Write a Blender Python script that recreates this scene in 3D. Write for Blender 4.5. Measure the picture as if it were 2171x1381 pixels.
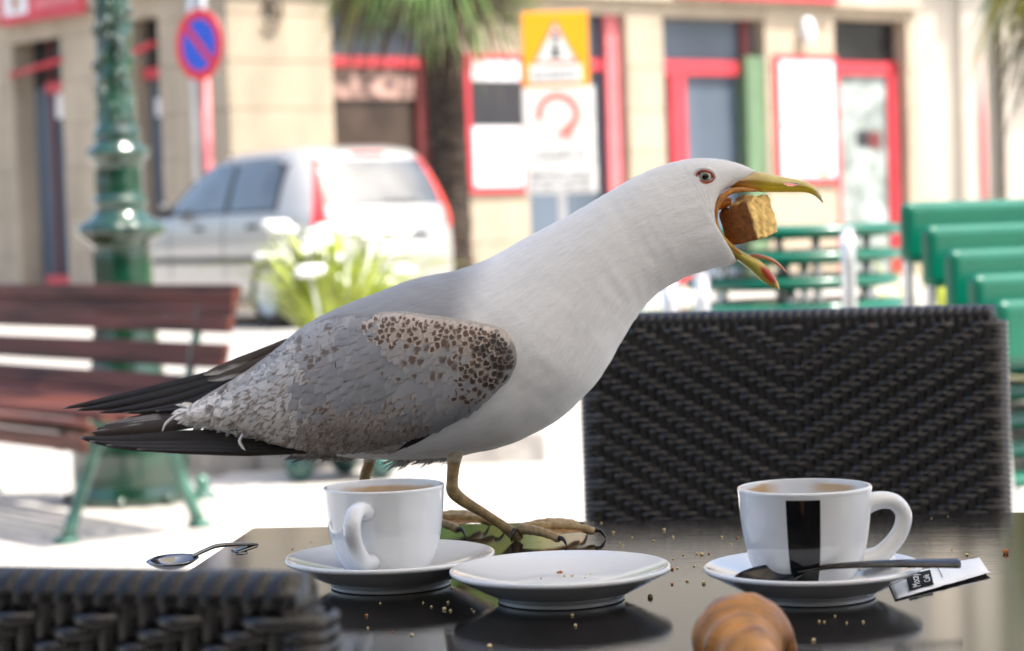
import bpy, bmesh, math, random
import numpy as np
from mathutils import Vector, Matrix, noise
R = math.radians
random.seed(7); np.random.seed(7)
for o in list(bpy.data.objects): bpy.data.objects.remove(o)
S = bpy.context.scene
COL = S.collection

# ------------------------------------------------------------------ camera
F_PX, W_PX, H_PX = 4700.0, 2171.0, 1381.0
CAM = Vector((0, 0, 0.974))
_p, _a = math.atan(210.5/F_PX), R(1.9)
_F = Vector((0, math.cos(_p), -math.sin(_p))); _U0 = Vector((0, math.sin(_p), math.cos(_p))); _R0 = Vector((1, 0, 0))
_r = _R0*math.cos(_a) - _U0*math.sin(_a); _u = _R0*math.sin(_a) + _U0*math.cos(_a)
cd = bpy.data.cameras.new('camera'); cam = bpy.data.objects.new('camera', cd); COL.objects.link(cam)
M = Matrix((( _r.x, _u.x, -_F.x, CAM.x), (_r.y, _u.y, -_F.y, CAM.y), (_r.z, _u.z, -_F.z, CAM.z), (0, 0, 0, 1)))
cam.matrix_world = M
cd.sensor_width = 36.0; cd.lens = F_PX/W_PX*36.0; cd.clip_start = 0.05; cd.clip_end = 400
cd.dof.use_dof = True; cd.dof.focus_distance = 1.50; cd.dof.aperture_fstop = 9.2
S.camera = cam

# ------------------------------------------------------------------ sky, sun, exposure
SUN_EL, SUN_AZ = R(62), R(118)          # azimuth measured clockwise from +Y (the view direction)
sun_dir = Vector((math.sin(SUN_AZ)*math.cos(SUN_EL), math.cos(SUN_AZ)*math.cos(SUN_EL), math.sin(SUN_EL)))
world = bpy.data.worlds.new('World'); S.world = world; world.use_nodes = True
wn = world.node_tree; bg = wn.nodes['Background']
sky = wn.nodes.new('ShaderNodeTexSky'); sky.sky_type = 'NISHITA'; sky.sun_disc = False
sky.sun_elevation = SUN_EL; sky.sun_rotation = SUN_AZ; sky.dust_density = 5.0; sky.air_density = 1.0; sky.ozone_density = 1.0
wn.links.new(sky.outputs[0], bg.inputs[0]); bg.inputs[1].default_value = 0.15
sl = bpy.data.lights.new('sun', 'SUN'); sun = bpy.data.objects.new('sun', sl); COL.objects.link(sun)
sl.energy = 3.6; sl.angle = R(0.6); sl.color = (1.0, 0.95, 0.87)
sun.rotation_euler = sun_dir.to_track_quat('Z', 'Y').to_euler(); sun.location = (0, 0, 30)
S.view_settings.view_transform = 'Standard'; S.view_settings.look = 'None'
S.view_settings.exposure = 1.42; S.view_settings.gamma = 1.0

# ------------------------------------------------------------------ helpers
def ray(px, py):
    return _r*((px-1085.5)/F_PX) + _u*(-(py-690.5)/F_PX) + _F
def P(px, py, Y):
    d = ray(px, py); return CAM + d*(Y/d.y)
def on_z(px, py, z):
    d = ray(px, py); return CAM + d*((z-CAM.z)/d.z)
def proj(v):
    q = Vector(v)-CAM; w = q.dot(_F); return (1085.5+q.dot(_r)/w*F_PX, 690.5-q.dot(_u)/w*F_PX)

class MB:
    def __init__(s): s.v = []; s.f = []; s.uv = None
    def box(s, x0, x1, y0, y1, z0, z1, M=None):
        n = len(s.v); pts = [(x, y, z) for z in (z0, z1) for y in (y0, y1) for x in (x0, x1)]
        if M: pts = [tuple(M @ Vector(p)) for p in pts]
        s.v += pts
        s.f += [tuple(n+i for i in q) for q in ((0,2,3,1),(4,5,7,6),(0,1,5,4),(2,6,7,3),(0,4,6,2),(1,3,7,5))]; return s
    def grid(s, pts, rows, cols, wrap=False):
        n = len(s.v); s.v += [tuple(p) for p in pts]
        for i in range(rows-1):
            for j in range(cols if wrap else cols-1):
                k = (j+1) % cols
                s.f.append((n+i*cols+j, n+i*cols+k, n+(i+1)*cols+k, n+(i+1)*cols+j))
        return s
    def cap(s, idx0, cols, flip=False):
        q = [idx0+i for i in range(cols)]; s.f.append(tuple(q[::-1] if flip else q)); return s
    def lathe(s, prof, seg=48, M=None, a0=0.0, a1=None):
        full = a1 is None; n = len(s.v); cols = seg if full else seg+1
        pts = []
        for r, z in prof:
            for j in range(cols):
                a = a0 + (2*math.pi if full else (a1-a0))*j/seg
                p = Vector((r*math.cos(a), r*math.sin(a), z)); pts.append(tuple(M @ p) if M else tuple(p))
        s.grid(pts, len(prof), cols, full); return s
    def tube(s, path, rad, seg=10, caps=True, flat=1.0, up=(0, 0, 1)):
        path = [Vector(p) for p in path]; n0 = len(s.v); m = len(path)
        if not hasattr(rad, '__len__'): rad = [rad]*m
        pts = []; side = None
        for i, p in enumerate(path):
            t = (path[min(i+1, m-1)] - path[max(i-1, 0)]).normalized()
            if side is None:
                u = Vector(up)
                if abs(t.dot(u)) > 0.95: u = Vector((1, 0, 0))
                side = t.cross(u).normalized()
            else:
                side = (side - t*side.dot(t)).normalized()
            b = side.cross(t)
            for j in range(seg):
                a = 2*math.pi*j/seg
                pts.append(p + side*(math.cos(a)*rad[i]) + b*(math.sin(a)*rad[i]*flat))
        s.grid(pts, m, seg, True)
        if caps: s.cap(n0, seg, True); s.cap(n0+(m-1)*seg, seg)
        return s
    def ball(s, c, r, seg=16, rings=10, sc=(1, 1, 1)):
        c = Vector(c); pts = []
        for i in range(rings+1):
            t = math.pi*i/rings
            t = min(max(t, 0.02), math.pi-0.02)
            for j in range(seg):
                a = 2*math.pi*j/seg
                pts.append((c.x+r*sc[0]*math.sin(t)*math.cos(a), c.y+r*sc[1]*math.sin(t)*math.sin(a), c.z+r*sc[2]*math.cos(t)))
        return s.grid(pts, rings+1, seg, True)
    def build(s, name, mat, parent=None, smooth=True, off=None, fix=True):
        me = bpy.data.meshes.new(name)
        v = s.v if off is None else [(a[0]-off[0], a[1]-off[1], a[2]-off[2]) for a in s.v]
        me.from_pydata(v, [], s.f)
        if fix:
            b = bmesh.new(); b.from_mesh(me); bmesh.ops.recalc_face_normals(b, faces=b.faces); b.to_mesh(me); b.free()
        if smooth:
            me.polygons.foreach_set('use_smooth', [True]*len(me.polygons))
        me.materials.append(mat)
        o = bpy.data.objects.new(name, me); COL.objects.link(o)
        if parent: o.parent = parent
        return o

def sharp(o, ang=35):
    me = o.data; me.update()
    try: me.set_sharp_from_angle(angle=R(ang))
    except Exception: pass
    return o
def bevel(o, w=0.004, seg=2):
    m = o.modifiers.new('bevel', 'BEVEL'); m.width = w; m.segments = seg; m.limit_method = 'ANGLE'; return o
def empty(name, loc=(0, 0, 0), rz=0):
    o = bpy.data.objects.new(name, None); COL.objects.link(o); o.location = loc; o.rotation_euler = (0, 0, rz); o.empty_display_size = 0.1; return o
def tag(o, label=None, cat=None, group=None, kind=None):
    if label: o['label'] = label
    if cat: o['category'] = cat
    if group: o['group'] = group
    if kind: o['kind'] = kind
    return o
def copy_tree(o, parent=None):
    c = o.copy(); COL.objects.link(c); c.parent = parent
    for ch in KIDS.get(o.name, []) or [x for x in ALLOBJ() if x.parent == o]: copy_tree(ch, c)
    return c
KIDS = {}
def ALLOBJ(): return list(bpy.data.objects)
def catmull(pts, n):
    pts = [np.array(p, float) for p in pts]; out = []; m = len(pts)
    for k in range(n):
        t = k/(n-1)*(m-1); i = min(int(t), m-2); f = t-i
        p0, p1, p2, p3 = pts[max(i-1, 0)], pts[i], pts[i+1], pts[min(i+2, m-1)]
        out.append(0.5*((2*p1)+(-p0+p2)*f+(2*p0-5*p1+4*p2-p3)*f*f+(-p0+3*p1-3*p2+p3)*f**3))
    return out
def sstep(a, b, x): 
    t = np.clip((x-a)/(b-a), 0, 1); return t*t*(3-2*t)

# ------------------------------------------------------------------ materials
def newmat(name):
    m = bpy.data.materials.new(name); m.use_nodes = True; nt = m.node_tree
    return m, nt, nt.nodes['Principled BSDF']
def nd(nt, typ, **kw):
    n = nt.nodes.new(typ)
    for k, v in kw.items():
        if k.startswith('_'): setattr(n, k[1:], v)
        else:
            key = int(k[1:]) if k[0] == 'i' and k[1:].isdigit() else k.replace('__', ' ')
            if hasattr(v, 'is_linked') or isinstance(v, bpy.types.NodeSocket): nt.links.new(v, n.inputs[key])
            else: n.inputs[key].default_value = v
    return n
def math_(nt, op, a, b=0.0, c=0.0, clamp=False):
    n = nt.nodes.new('ShaderNodeMath'); n.operation = op; n.use_clamp = clamp
    for i, v in enumerate((a, b, c)):
        if isinstance(v, bpy.types.NodeSocket): nt.links.new(v, n.inputs[i])
        else: n.inputs[i].default_value = v
    return n.outputs[0]
def mix(nt, fac, a, b, typ='MIX'):
    n = nt.nodes.new('ShaderNodeMix'); n.data_type = 'RGBA'; n.blend_type = typ
    for k, v in ((0, fac), (6, a), (7, b)):
        if isinstance(v, bpy.types.NodeSocket): nt.links.new(v, n.inputs[k])
        else: n.inputs[k].default_value = v if k == 0 else (tuple(v)+(1,))[:4]
    return n.outputs[2]
def mrange(nt, v, a, b, c=0.0, d=1.0):
    n = nt.nodes.new('ShaderNodeMapRange'); n.interpolation_type = 'SMOOTHSTEP'; nt.links.new(v, n.inputs[0])
    for i, x in enumerate((a, b, c, d)): n.inputs[i+1].default_value = x
    return n.outputs[0]
def coords(nt, kind='Object', scale=(1, 1, 1)):
    t = nt.nodes.new('ShaderNodeTexCoord'); m = nt.nodes.new('ShaderNodeMapping'); m.inputs['Scale'].default_value = scale
    nt.links.new(t.outputs[kind], m.inputs[0]); return m.outputs[0]
def tex(nt, vec, scale=5, detail=4, rough=0.55, dist=0.0):
    n = nt.nodes.new('ShaderNodeTexNoise'); nt.links.new(vec, n.inputs['Vector'])
    n.inputs['Scale'].default_value = scale; n.inputs['Detail'].default_value = detail; n.inputs['Roughness'].default_value = rough
    n.inputs['Distortion'].default_value = dist; return n.outputs[0]
def bump(nt, b, h, strength=0.3, dist=0.01):
    n = nt.nodes.new('ShaderNodeBump'); n.inputs['Strength'].default_value = strength; n.inputs['Distance'].default_value = dist
    nt.links.new(h, n.inputs['Height']); nt.links.new(n.outputs[0], b.inputs['Normal'])
def mat(name, col, rough=0.5, metal=0.0, var=0.15, vs=6.0, bs=0.0, bscale=40.0, coat=0.0, stretch=(1, 1, 1), col2=None, spec=0.5, trans=0.0, rvar=0.0):
    m, nt, b = newmat(name)
    vec = coords(nt, 'Object', stretch)
    n1 = tex(nt, vec, vs, 5)
    c2 = col2 if col2 else tuple(c*(1-2*var) for c in col); c1 = col if col2 else tuple(min(1, c*(1+var)) for c in col)
    nt.links.new(mix(nt, mrange(nt, n1, 0.3, 0.7), c1, c2), b.inputs['Base Color'])
    b.inputs['Roughness'].default_value = rough; b.inputs['Metallic'].default_value = metal
    b.inputs['Coat Weight'].default_value = coat; b.inputs['Coat Roughness'].default_value = 0.05; b.inputs['Specular IOR Level'].default_value = spec
    if trans: b.inputs['Transmission Weight'].default_value = trans
    if rvar: nt.links.new(mrange(nt, tex(nt, vec, vs*2.3, 3), 0.2, 0.8, max(0.02, rough-rvar), rough+rvar), b.inputs['Roughness'])
    if bs: bump(nt, b, tex(nt, vec, bscale, 4), bs, 0.01)
    return m
MT = {}
MT['paving'] = mat('paving', (0.44, 0.42, 0.385), 0.8, var=0.12, vs=1.5, bs=0.15, bscale=60)
MT['asphalt'] = mat('asphalt', (0.34, 0.325, 0.30), 0.85, var=0.1, vs=0.7, bs=0.2, bscale=80)
MT['stone'] = mat('facade_stone', (0.43, 0.36, 0.265), 0.85, var=0.12, vs=2.2, bs=0.25, bscale=14, stretch=(1, 1, .45), col2=(0.33, 0.275, 0.205))
MT['stone_trim'] = mat('trim_stone', (0.44, 0.38, 0.295), 0.85, var=0.08, vs=1.5, bs=0.2, bscale=14)
MT['render_grey'] = mat('grey_render', (0.25, 0.24, 0.215), 0.85, var=0.08, vs=1.0, bs=0.2, bscale=20)
MT['sunlit_pale_stone'] = mat('sunlit_pale_stone', (0.62, 0.57, 0.48), 0.85, var=0.07, vs=0.6, bs=0.2, bscale=10)  # sunlight on the far wall put into a paler stone colour
MT['red'] = mat('red_paint', (0.52, 0.045, 0.06), 0.4, var=0.06, vs=3)
MT['darkred'] = mat('dark_red_paint', (0.13, 0.025, 0.025), 0.45, var=0.1, vs=3)
MT['pinkred'] = mat('faded_red_paint', (0.60, 0.16, 0.17), 0.5, var=0.06, vs=3)
MT['bluegrey'] = mat('blue_grey_sky_pane', (0.10, 0.13, 0.17), 0.25, var=0.12, vs=1.5, stretch=(1, 1, 0.3))  # blue-grey panes, reflected sky put into their base colour
MT['darkpane'] = mat('dark_glass', (0.03, 0.032, 0.035), 0.12, var=0.4, vs=1.2)
MT['brownpane'] = mat('brown_glass', (0.055, 0.038, 0.03), 0.2, var=0.3, vs=1.5)
MT['palepane'] = mat('frosted_pane', (0.33, 0.38, 0.36), 0.25, var=0.3, vs=2.2)
MT['lace'] = mat('lace_curtain', (0.30, 0.19, 0.16), 0.8, var=0.5, vs=6)
MT['shutter'] = mat('green_shutter', (0.12, 0.20, 0.11), 0.5, var=0.08)
MT['board'] = mat('white_board', (0.72, 0.72, 0.74), 0.35, var=0.02, vs=2)
MT['black'] = mat('black_print', (0.025, 0.025, 0.03), 0.4, var=0.1)
MT['greyprint'] = mat('grey_print', (0.42, 0.42, 0.42), 0.5, var=0.3, vs=30)
MT['yellow'] = mat('yellow_sign', (0.78, 0.30, 0.0), 0.4, var=0.02)
MT['signwhite'] = mat('sign_white', (0.62, 0.61, 0.56), 0.4, var=0.05)
MT['signred'] = mat('sign_red', (0.80, 0.16, 0.13), 0.4, var=0.03)
MT['npred'] = mat('prohibition_red', (0.60, 0.015, 0.025), 0.4, var=0.03)
MT['npblue'] = mat('prohibition_blue', (0.015, 0.075, 0.50), 0.4, var=0.03)
MT['galv'] = mat('galvanised', (0.55, 0.56, 0.57), 0.35, metal=0.6, var=0.1)
MT['alu'] = mat('aluminium_tube', (0.78, 0.78, 0.79), 0.28, metal=0.85, var=0.05)
MT['lampgreen'] = mat('green_cast_iron', (0.003, 0.036, 0.019), 0.11, var=0.25, vs=9, bs=0.22, bscale=20, coat=0.8, spec=0.6)
MT['legiron'] = mat('pale_green_iron', (0.045, 0.14, 0.105), 0.25, var=0.3, vs=12, bs=0.3, bscale=30, coat=0.4)
MT['plastic'] = mat('green_plastic', (0.0, 0.105, 0.062), 0.25, var=0.08, vs=4, coat=0.15)
MT['benchwood'] = mat('bench_wood', (0.085, 0.026, 0.017), 0.55, spec=0.25, var=0.35, vs=7, stretch=(0.25, 0.25, 3), bs=0.1, bscale=40)  # shade over the bench put into a darker wood colour
MT['trunk'] = mat('palm_fibre', (0.06, 0.042, 0.03), 0.95, var=0.5, vs=14, bs=0.8, bscale=25, stretch=(1, 1, 2))
MT['palmleaf'] = mat('palm_leaf', (0.11, 0.22, 0.035), 0.4, var=0.3, vs=3)
MT['palmyellow'] = mat('palm_leaf_yellow', (0.42, 0.36, 0.04), 0.45, var=0.25, vs=3)
MT['palmdry'] = mat('palm_leaf_dry', (0.10, 0.07, 0.04), 0.8, var=0.4, vs=5)
MT['strap'] = mat('strap_leaf', (0.40, 0.48, 0.08), 0.45, var=0.3, vs=5)
MT['petal'] = mat('white_petal', (0.8, 0.8, 0.78), 0.6, var=0.03)
MT['yucca'] = mat('yucca_leaf', (0.42, 0.46, 0.06), 0.45, var=0.3, vs=5)
MT['carpaint'] = mat('silver_car_paint', (0.40, 0.395, 0.38), 0.3, metal=0.35, var=0.02, coat=1.0)
MT['carglass'] = mat('car_glass', (0.05, 0.06, 0.06), 0.04, var=0.2, spec=0.9, coat=1.0)
MT['cartrim'] = mat('black_car_trim', (0.02, 0.02, 0.022), 0.5, var=0.1)
MT['tyre'] = mat('tyre_rubber', (0.02, 0.02, 0.02), 0.8, var=0.1)
MT['taillamp'] = mat('red_tail_lamp', (0.75, 0.02, 0.015), 0.12, var=0.05, coat=1.0)
MT['porcelain'] = mat('white_porcelain', (0.76, 0.775, 0.785), 0.09, var=0.01, vs=4, coat=0.5, spec=0.55)
MT['inkblack'] = mat('black_glaze', (0.008, 0.008, 0.009), 0.12, var=0.05, coat=0.4)
MT['steel'] = mat('stainless_steel', (0.30, 0.295, 0.29), 0.12, metal=1.0, var=0.06, vs=30)  # darkened, reflection of the dark canopy put into the steel colour
MT['darksteel'] = mat('dark_steel', (0.055, 0.054, 0.053), 0.2, metal=1.0, var=0.25, vs=60)  # much darker steel, tone varying at random
MT['paper'] = mat('sachet_paper', (0.84, 0.84, 0.85), 0.42, var=0.02, vs=30, bs=0.2, bscale=180)
MT['rattan'] = mat('black_rattan', (0.0105, 0.0098, 0.0112), 0.24, var=0.25, vs=50, spec=0.62, rvar=0.06)
MT['rattan_warp'] = mat('rattan_warp', (0.0065, 0.006, 0.0068), 0.34, var=0.25, vs=50, spec=0.4)  # shade in the recesses of the weave put into a darker strand colour
MT['rattan_core'] = mat('rattan_frame', (0.012, 0.011, 0.012), 0.5, var=0.2, vs=40)
MT['crumbmat'] = mat('bread_crumb', (0.80, 0.62, 0.30), 0.8, var=0.15, vs=400)
MT['crustcrumb'] = mat('crust_crumb', (0.50, 0.17, 0.03), 0.7, var=0.3, vs=400)
m, nt, b = newmat('parasol_canvas'); b.inputs['Base Color'].default_value = (.80, .78, .74, 1); b.inputs['Roughness'].default_value = .9
tr = nt.nodes.new('ShaderNodeBsdfTranslucent'); tr.inputs[0].default_value = (.80, .77, .71, 1); ms = nt.nodes.new('ShaderNodeMixShader'); ms.inputs[0].default_value = .58
nt.links.new(b.outputs[0], ms.inputs[1]); nt.links.new(tr.outputs[0], ms.inputs[2]); nt.links.new(ms.outputs[0], nt.nodes['Material Output'].inputs[0]); MT['canvas'] = m
MT['potstone'] = mat('planter_stone', (0.5, 0.49, 0.46), 0.8, var=0.1, vs=6, bs=0.2)
MT['ballgreen'] = mat('green_iron_ball', (0.03, 0.10, 0.085), 0.2, var=0.2, vs=12, coat=0.3)
MT['kerb'] = mat('kerb_granite', (0.36, 0.34, 0.32), 0.85, var=0.15, vs=9, bs=0.2)
MT['iron'] = mat('wrought_iron', (0.10, 0.08, 0.06), 0.5, var=0.2)
MT['horn'] = mat('claw_horn', (0.012, 0.010, 0.010), 0.3, var=0.2, vs=60)

def attr_mat(name, attr, rough=0.5, bs=0.0, bvec=('Object', (1, 1, 1)), bscale=60, coat=0.0, sss=0.0, vary=0.12, vs=40, spec=0.5, bd=0.01):
    m, nt, b = newmat(name)
    a = nt.nodes.new('ShaderNodeAttribute'); a.attribute_name = attr
    vec = coords(nt, *bvec)
    n = tex(nt, vec, vs, 4)
    k = mrange(nt, n, 0.3, 0.7, 1-vary, 1+vary*0.5)
    mm = nt.nodes.new('ShaderNodeVectorMath'); mm.operation = 'SCALE'; nt.links.new(a.outputs['Color'], mm.inputs[0]); nt.links.new(k, mm.inputs['Scale'])
    nt.links.new(mm.outputs[0], b.inputs['Base Color'])
    b.inputs['Roughness'].default_value = rough; b.inputs['Coat Weight'].default_value = coat; b.inputs['Specular IOR Level'].default_value = spec
    if sss:
        b.inputs['Subsurface Weight'].default_value = sss; b.inputs['Subsurface Radius'].default_value = (0.006, 0.004, 0.003); b.inputs['Subsurface Scale'].default_value = 0.5
    if bs: bump(nt, b, tex(nt, vec, bscale, 5, 0.6), bs, bd)
    return m
def set_col(o, cols, name='pig'):
    a = o.data.color_attributes.new(name, 'FLOAT_COLOR', 'POINT')
    c = np.ones((len(o.data.vertices), 4), np.float32); c[:, :3] = cols
    a.data.foreach_set('color', c.ravel())

# ================================================================== GROUND
def ground_z(x, y): return 0.16*float(sstep(9.4, 18.5, y))
mb = MB(); xs = [-80, -40, -20, -12, -8, -5, -2.5, 0, 2.5, 5, 8, 12, 20, 40, 80]; ys = [-40, -15, -5, 0, 3, 6, 9.4] + [9.4+i*0.7 for i in range(1, 15)] + [22, 30, 50, 90, 160]
mb.grid([(x, y, ground_z(x, y)-0.012) for y in ys for x in xs], len(ys), len(xs))
tag(mb.build('ground', MT['asphalt']), kind='structure')
# paving slabs of the square, one by one where their joints could be told apart
pav = empty('paving', (0, 0, 0)); tag(pav, kind='structure')
slab = MB().box(-0.595, 0.595, -0.395, 0.395, -0.03, 0.0); sl0 = None
rzp = R(-9); k = 0
for j in range(0, 13):
    for i in range(-5, 6):
        x = i*1.2 + (0.6 if j % 2 else 0); y = 1.0 + j*0.8
        X = x*math.cos(rzp)-(y-5)*math.sin(rzp); Y = x*math.sin(rzp)+(y-5)*math.cos(rzp)+5
        if Y > 9.3 or abs(X) > 0.3*Y+1.6 or Y < 0.3: continue
        if sl0 is None: o = sl0 = slab.build('slab', MT['paving'], pav, smooth=False)
        else: o = sl0.copy(); COL.objects.link(o)
        o.location = (X, Y, random.uniform(-0.001, 0.001)); o.rotation_euler = (0, 0, rzp)
kb = empty('kerb', (-0.85, 9.15, 0)); tag(kb, kind='structure')
for i in range(4):
    bevel(MB().box(-0.62+i*0.40, -0.225+i*0.40, -0.08, 0.10, -0.02, 0.125+0.003*(i % 2)).build('kerb_stone', MT['kerb'], kb, smooth=False), 0.01)

# ================================================================== BUILDING (corner house)
K = 1.2
CORNER = Vector((-2.487*K, 20.116*K, 0))
class Wing:
    def __init__(s, d, n): s.d = Vector((d[0], d[1], 0)).normalized(); s.n = Vector((n[0], n[1], 0)).normalized()
    def hit(s, px, py):
        q = ray(px, py); t = (CORNER-CAM).dot(s.n)/q.dot(s.n); p = CAM+q*t
        return ((p-CORNER).dot(s.d), p.z)
    def pt(s, t, z, out=0.0): return CORNER + s.d*t + s.n*out + Vector((0, 0, z))
    def mtx(s):
        return Matrix(((s.d.x, s.n.x, 0, 0), (s.d.y, s.n.y, 0, 0), (0, 0, 1, 0), (0, 0, 0, 1)))   # local (t, out, z), about CORNER
    def rect(s, x0, y0, x1, y1):
        a = s.hit(x0, (y0+y1)/2)[0]; b = s.hit(x1, (y0+y1)/2)[0]
        z0 = s.hit((x0+x1)/2, y1)[1]; z1 = s.hit((x0+x1)/2, y0)[1]
        return (min(a, b), max(a, b), z0, z1)
WR = Wing((0.823, 0.568), (0.568, -0.823)); WL = Wing((-0.695, 0.719), (-0.719, -0.695))
house = empty('corner_house', CORNER); tag(house, 'beige ashlar corner house with red framed shop windows and doors', 'building')
ZB = 0.15
def wbox(w, name, m, t0, t1, z0, z1, o0, o1, parent=house, smooth=False):
    b = MB().box(t0, t1, o0, o1, z0, z1, w.mtx()); return b.build(name, m, parent, smooth)
def build_wall(w, openings, T, ztop, seed):
    rnd = random.Random(seed)
    # recessed core behind the blocks, split round the openings
    ts = sorted({0.0, T} | {o[0] for o in openings} | {o[1] for o in openings}); zs = sorted({ZB-0.4, ztop, 8.6} | {o[2] for o in openings} | {o[3] for o in openings})
    core = MB()
    for i in range(len(ts)-1):
        for j in range(len(zs)-1):
            tm = (ts[i]+ts[i+1])/2; zm = (zs[j]+zs[j+1])/2
            if any(o[0] < tm < o[1] and o[2] < zm < o[3] for o in openings): continue
            core.box(ts[i], ts[i+1], -0.45, -0.012, zs[j], zs[j+1], w.mtx())
    core.build('wall_core', MT['stone'], house, False)
    z = ZB-0.4; row = 0
    while z < ztop-0.05:
        h = min(0.52, ztop-z); zt = z+h
        segs = [(0.0, T)]
        for o in openings:
            if o[2] < zt-0.06 and o[3] > z+0.06:
                ns = []
                for a, b in segs:
                    if o[1] <= a or o[0] >= b: ns.append((a, b)); continue
                    if o[0] > a: ns.append((a, o[0]))
                    if o[1] < b: ns.append((o[1], b))
                segs = ns
        for a, b in segs:
            L = b-a
            if L < 0.06: continue
            n = max(1, round(L/1.05)); cuts = [a+L*(k+ (0.22 if (row % 2 and 0 < k < n) else 0))/n for k in range(n+1)]; cuts[-1] = b
            for k in range(n):
                g = 0.006; pr = rnd.uniform(0.0, 0.008)
                bt = wbox(w, 'stone_block', MT['stone'], cuts[k]+g, cuts[k+1]-g, z+g, zt-g, -0.02, pr)
        z = zt; row += 1
    wbox(w, 'cornice', MT['stone_trim'], -0.05, T, ztop+0.02, ztop+0.26, -0.02, 0.10)
    wbox(w, 'upper_wall', MT['render_grey'], 0, T, ztop+0.28, 8.5, -0.02, 0.0)
# openings measured on the facade
o1 = WR.rect(712, 22, 928, 640); o2 = WR.rect(1120, 28, 1335, 640); o3 = WR.rect(1413, 38, 1628, 640); o4 = WR.rect(1775, 42, 1928, 640)
ops = [list(o) for o in (o1, o2, o3, o4)]
for o in ops: o[2] = ZB-0.4
T_R = WR.hit(1945, 200)[0]; ZTOP = max(o[3] for o in ops)+0.12
ops[0][2] = WR.hit(815, 330)[1]-0.4
build_wall(WR, [tuple(o) for o in ops], T_R, ZTOP, 1)
def pane(w, r, m, out, name='pane', th=0.03, par=None): return wbox(w, name, m, r[0], r[1], r[2], r[3], out-th, out, par or house)
def frame_piece(w, x0, y0, x1, y1, m, out=-0.16, th=0.09, name='frame_bar'): 
    r = w.rect(x0, y0, x1, y1); return wbox(w, name, m, r[0], r[1], r[2], r[3], out-th, out)
# opening 1: curtained shop window
pane(WR, WR.rect(712, 20, 928, 120), MT['bluegrey'], -0.24); pane(WR, WR.rect(712, 140, 928, 560), MT['brownpane'], -0.24)
frame_piece(WR, 706, 118, 928, 140, MT['red']); pane(WR, WR.rect(718, 142, 905, 208), MT['lace'], -0.20, 'lace_valance', 0.01); frame_piece(WR, 905, 140, 935, 560, MT['darkred'])
# opening 2: blue grey door behind the sign
pane(WR, WR.rect(1118, 20, 1340, 122), MT['bluegrey'], -0.24); pane(WR, WR.rect(1118, 145, 1340, 660), MT['bluegrey'], -0.24)
frame_piece(WR, 1118, 122, 1312, 146, MT['red']); frame_piece(WR, 1303, 30, 1332, 660, MT['pinkred'], -0.10)
# opening 3: door with red mullion and green shutter
pane(WR, WR.rect(1408, 30, 1630, 126), MT['bluegrey'], -0.24); pane(WR, WR.rect(1408, 150, 1630, 660), MT['bluegrey'], -0.24)
frame_piece(WR, 1412, 127, 1594, 157, MT['red']); frame_piece(WR, 1445, 157, 1478, 660, MT['red']); frame_piece(WR, 1590, 36, 1607, 126, MT['darkred'])
r = WR.rect(1592, 120, 1628, 660); wbox(WR, 'shutter', MT['shutter'], r[0], r[1], r[2], r[3], -0.22, -0.02)
# opening 4: red door with posters
pane(WR, WR.rect(1770, 36, 1930, 130), MT['darkpane'], -0.24); pane(WR, WR.rect(1800, 156, 1912, 660), MT['palepane'], -0.22)
frame_piece(WR, 1772, 130, 1928, 157, MT['red']); frame_piece(WR, 1775, 157, 1803, 660, MT['red']); frame_piece(WR, 1908, 130, 1928, 660, MT['red'])
r = WR.rect(1840, 275, 1866, 310); wbox(WR, 'sticker', MT['black'], r[0], r[1], r[2], r[3], -0.218, -0.212)
r = WR.rect(1866, 278, 1890, 314); wbox(WR, 'sticker', MT['darkred'], r[0], r[1], r[2], r[3], -0.218, -0.212)
pane(WR, WR.rect(1772, 157, 1930, 660), MT['darkpane'], -0.30)
# dark slabs behind the glazing, darkness of unlit rooms put into their colour
for o in ops: wbox(WR, 'dark_room_slab', MT['darkpane'], o[0]-0.05, o[1]+0.05, o[2], o[3]+0.05, -0.62, -0.47)
# left wing
l1 = WL.rect(36, 78, 138, 640); l2 = WL.rect(278, 36, 345, 640)
lo = [list(l1), list(l2)]
for o in lo: o[2] = ZB-0.4
T_L = 7.5
build_wall(WL, [tuple(o) for o in lo], T_L, ZTOP, 2)
pane(WL, WL.rect(20, 70, 140, 640), MT['bluegrey'], -0.30); pane(WL, WL.rect(30, 70, 140, 180), MT['darkpane'], -0.27)
frame_piece(WL, 72, 172, 138, 194, MT['red']); frame_piece(WL, 76, 80, 82, 640, MT['darkred'], -.24, .02); frame_piece(WL, 84, 585, 158, 640, MT['red'], -0.1)
r = WL.rect(80, 196, 110, 250); wbox(WL, 'sticker', MT['board'], r[0], r[1], r[2], r[3], -0.262, -0.256)
pane(WL, WL.rect(270, 30, 350, 640), MT['bluegrey'], -0.30); pane(WL, WL.rect(270, 30, 350, 150), MT['darkpane'], -0.27)
frame_piece(WL, 278, 142, 338, 165, MT['red']); r = WL.rect(290, 205, 340, 245); wbox(WL, 'sticker', MT['board'], r[0], r[1], r[2], r[3], -0.262, -0.256)
def flap(w, x0, y0, x1, y1, out):          # red hinged awning bar, sloping outwards
    a = w.hit(x0, y0); b = w.hit(x1, y1)
    mb = MB(); tm = (a[0]+b[0])/2
    A = w.pt(a[0], a[1], 0.02)-CORNER; B = w.pt(b[0], b[1], out)-CORNER
    mb.tube([A, A.lerp(B, 0.5), B], 0.065, 8, True, 0.5); return mb.build('awning_bar', MT['red'], house)
flap(WL, 132, 128, 28, 160, 0.02); flap(WL, 330, 92, 275, 118, 0.02)
for o in lo: wbox(WL, 'dark_room_slab', MT['darkpane'], o[0]-0.05, o[1]+0.05, o[2], o[3]+0.05, -0.62, -0.47)
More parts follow.
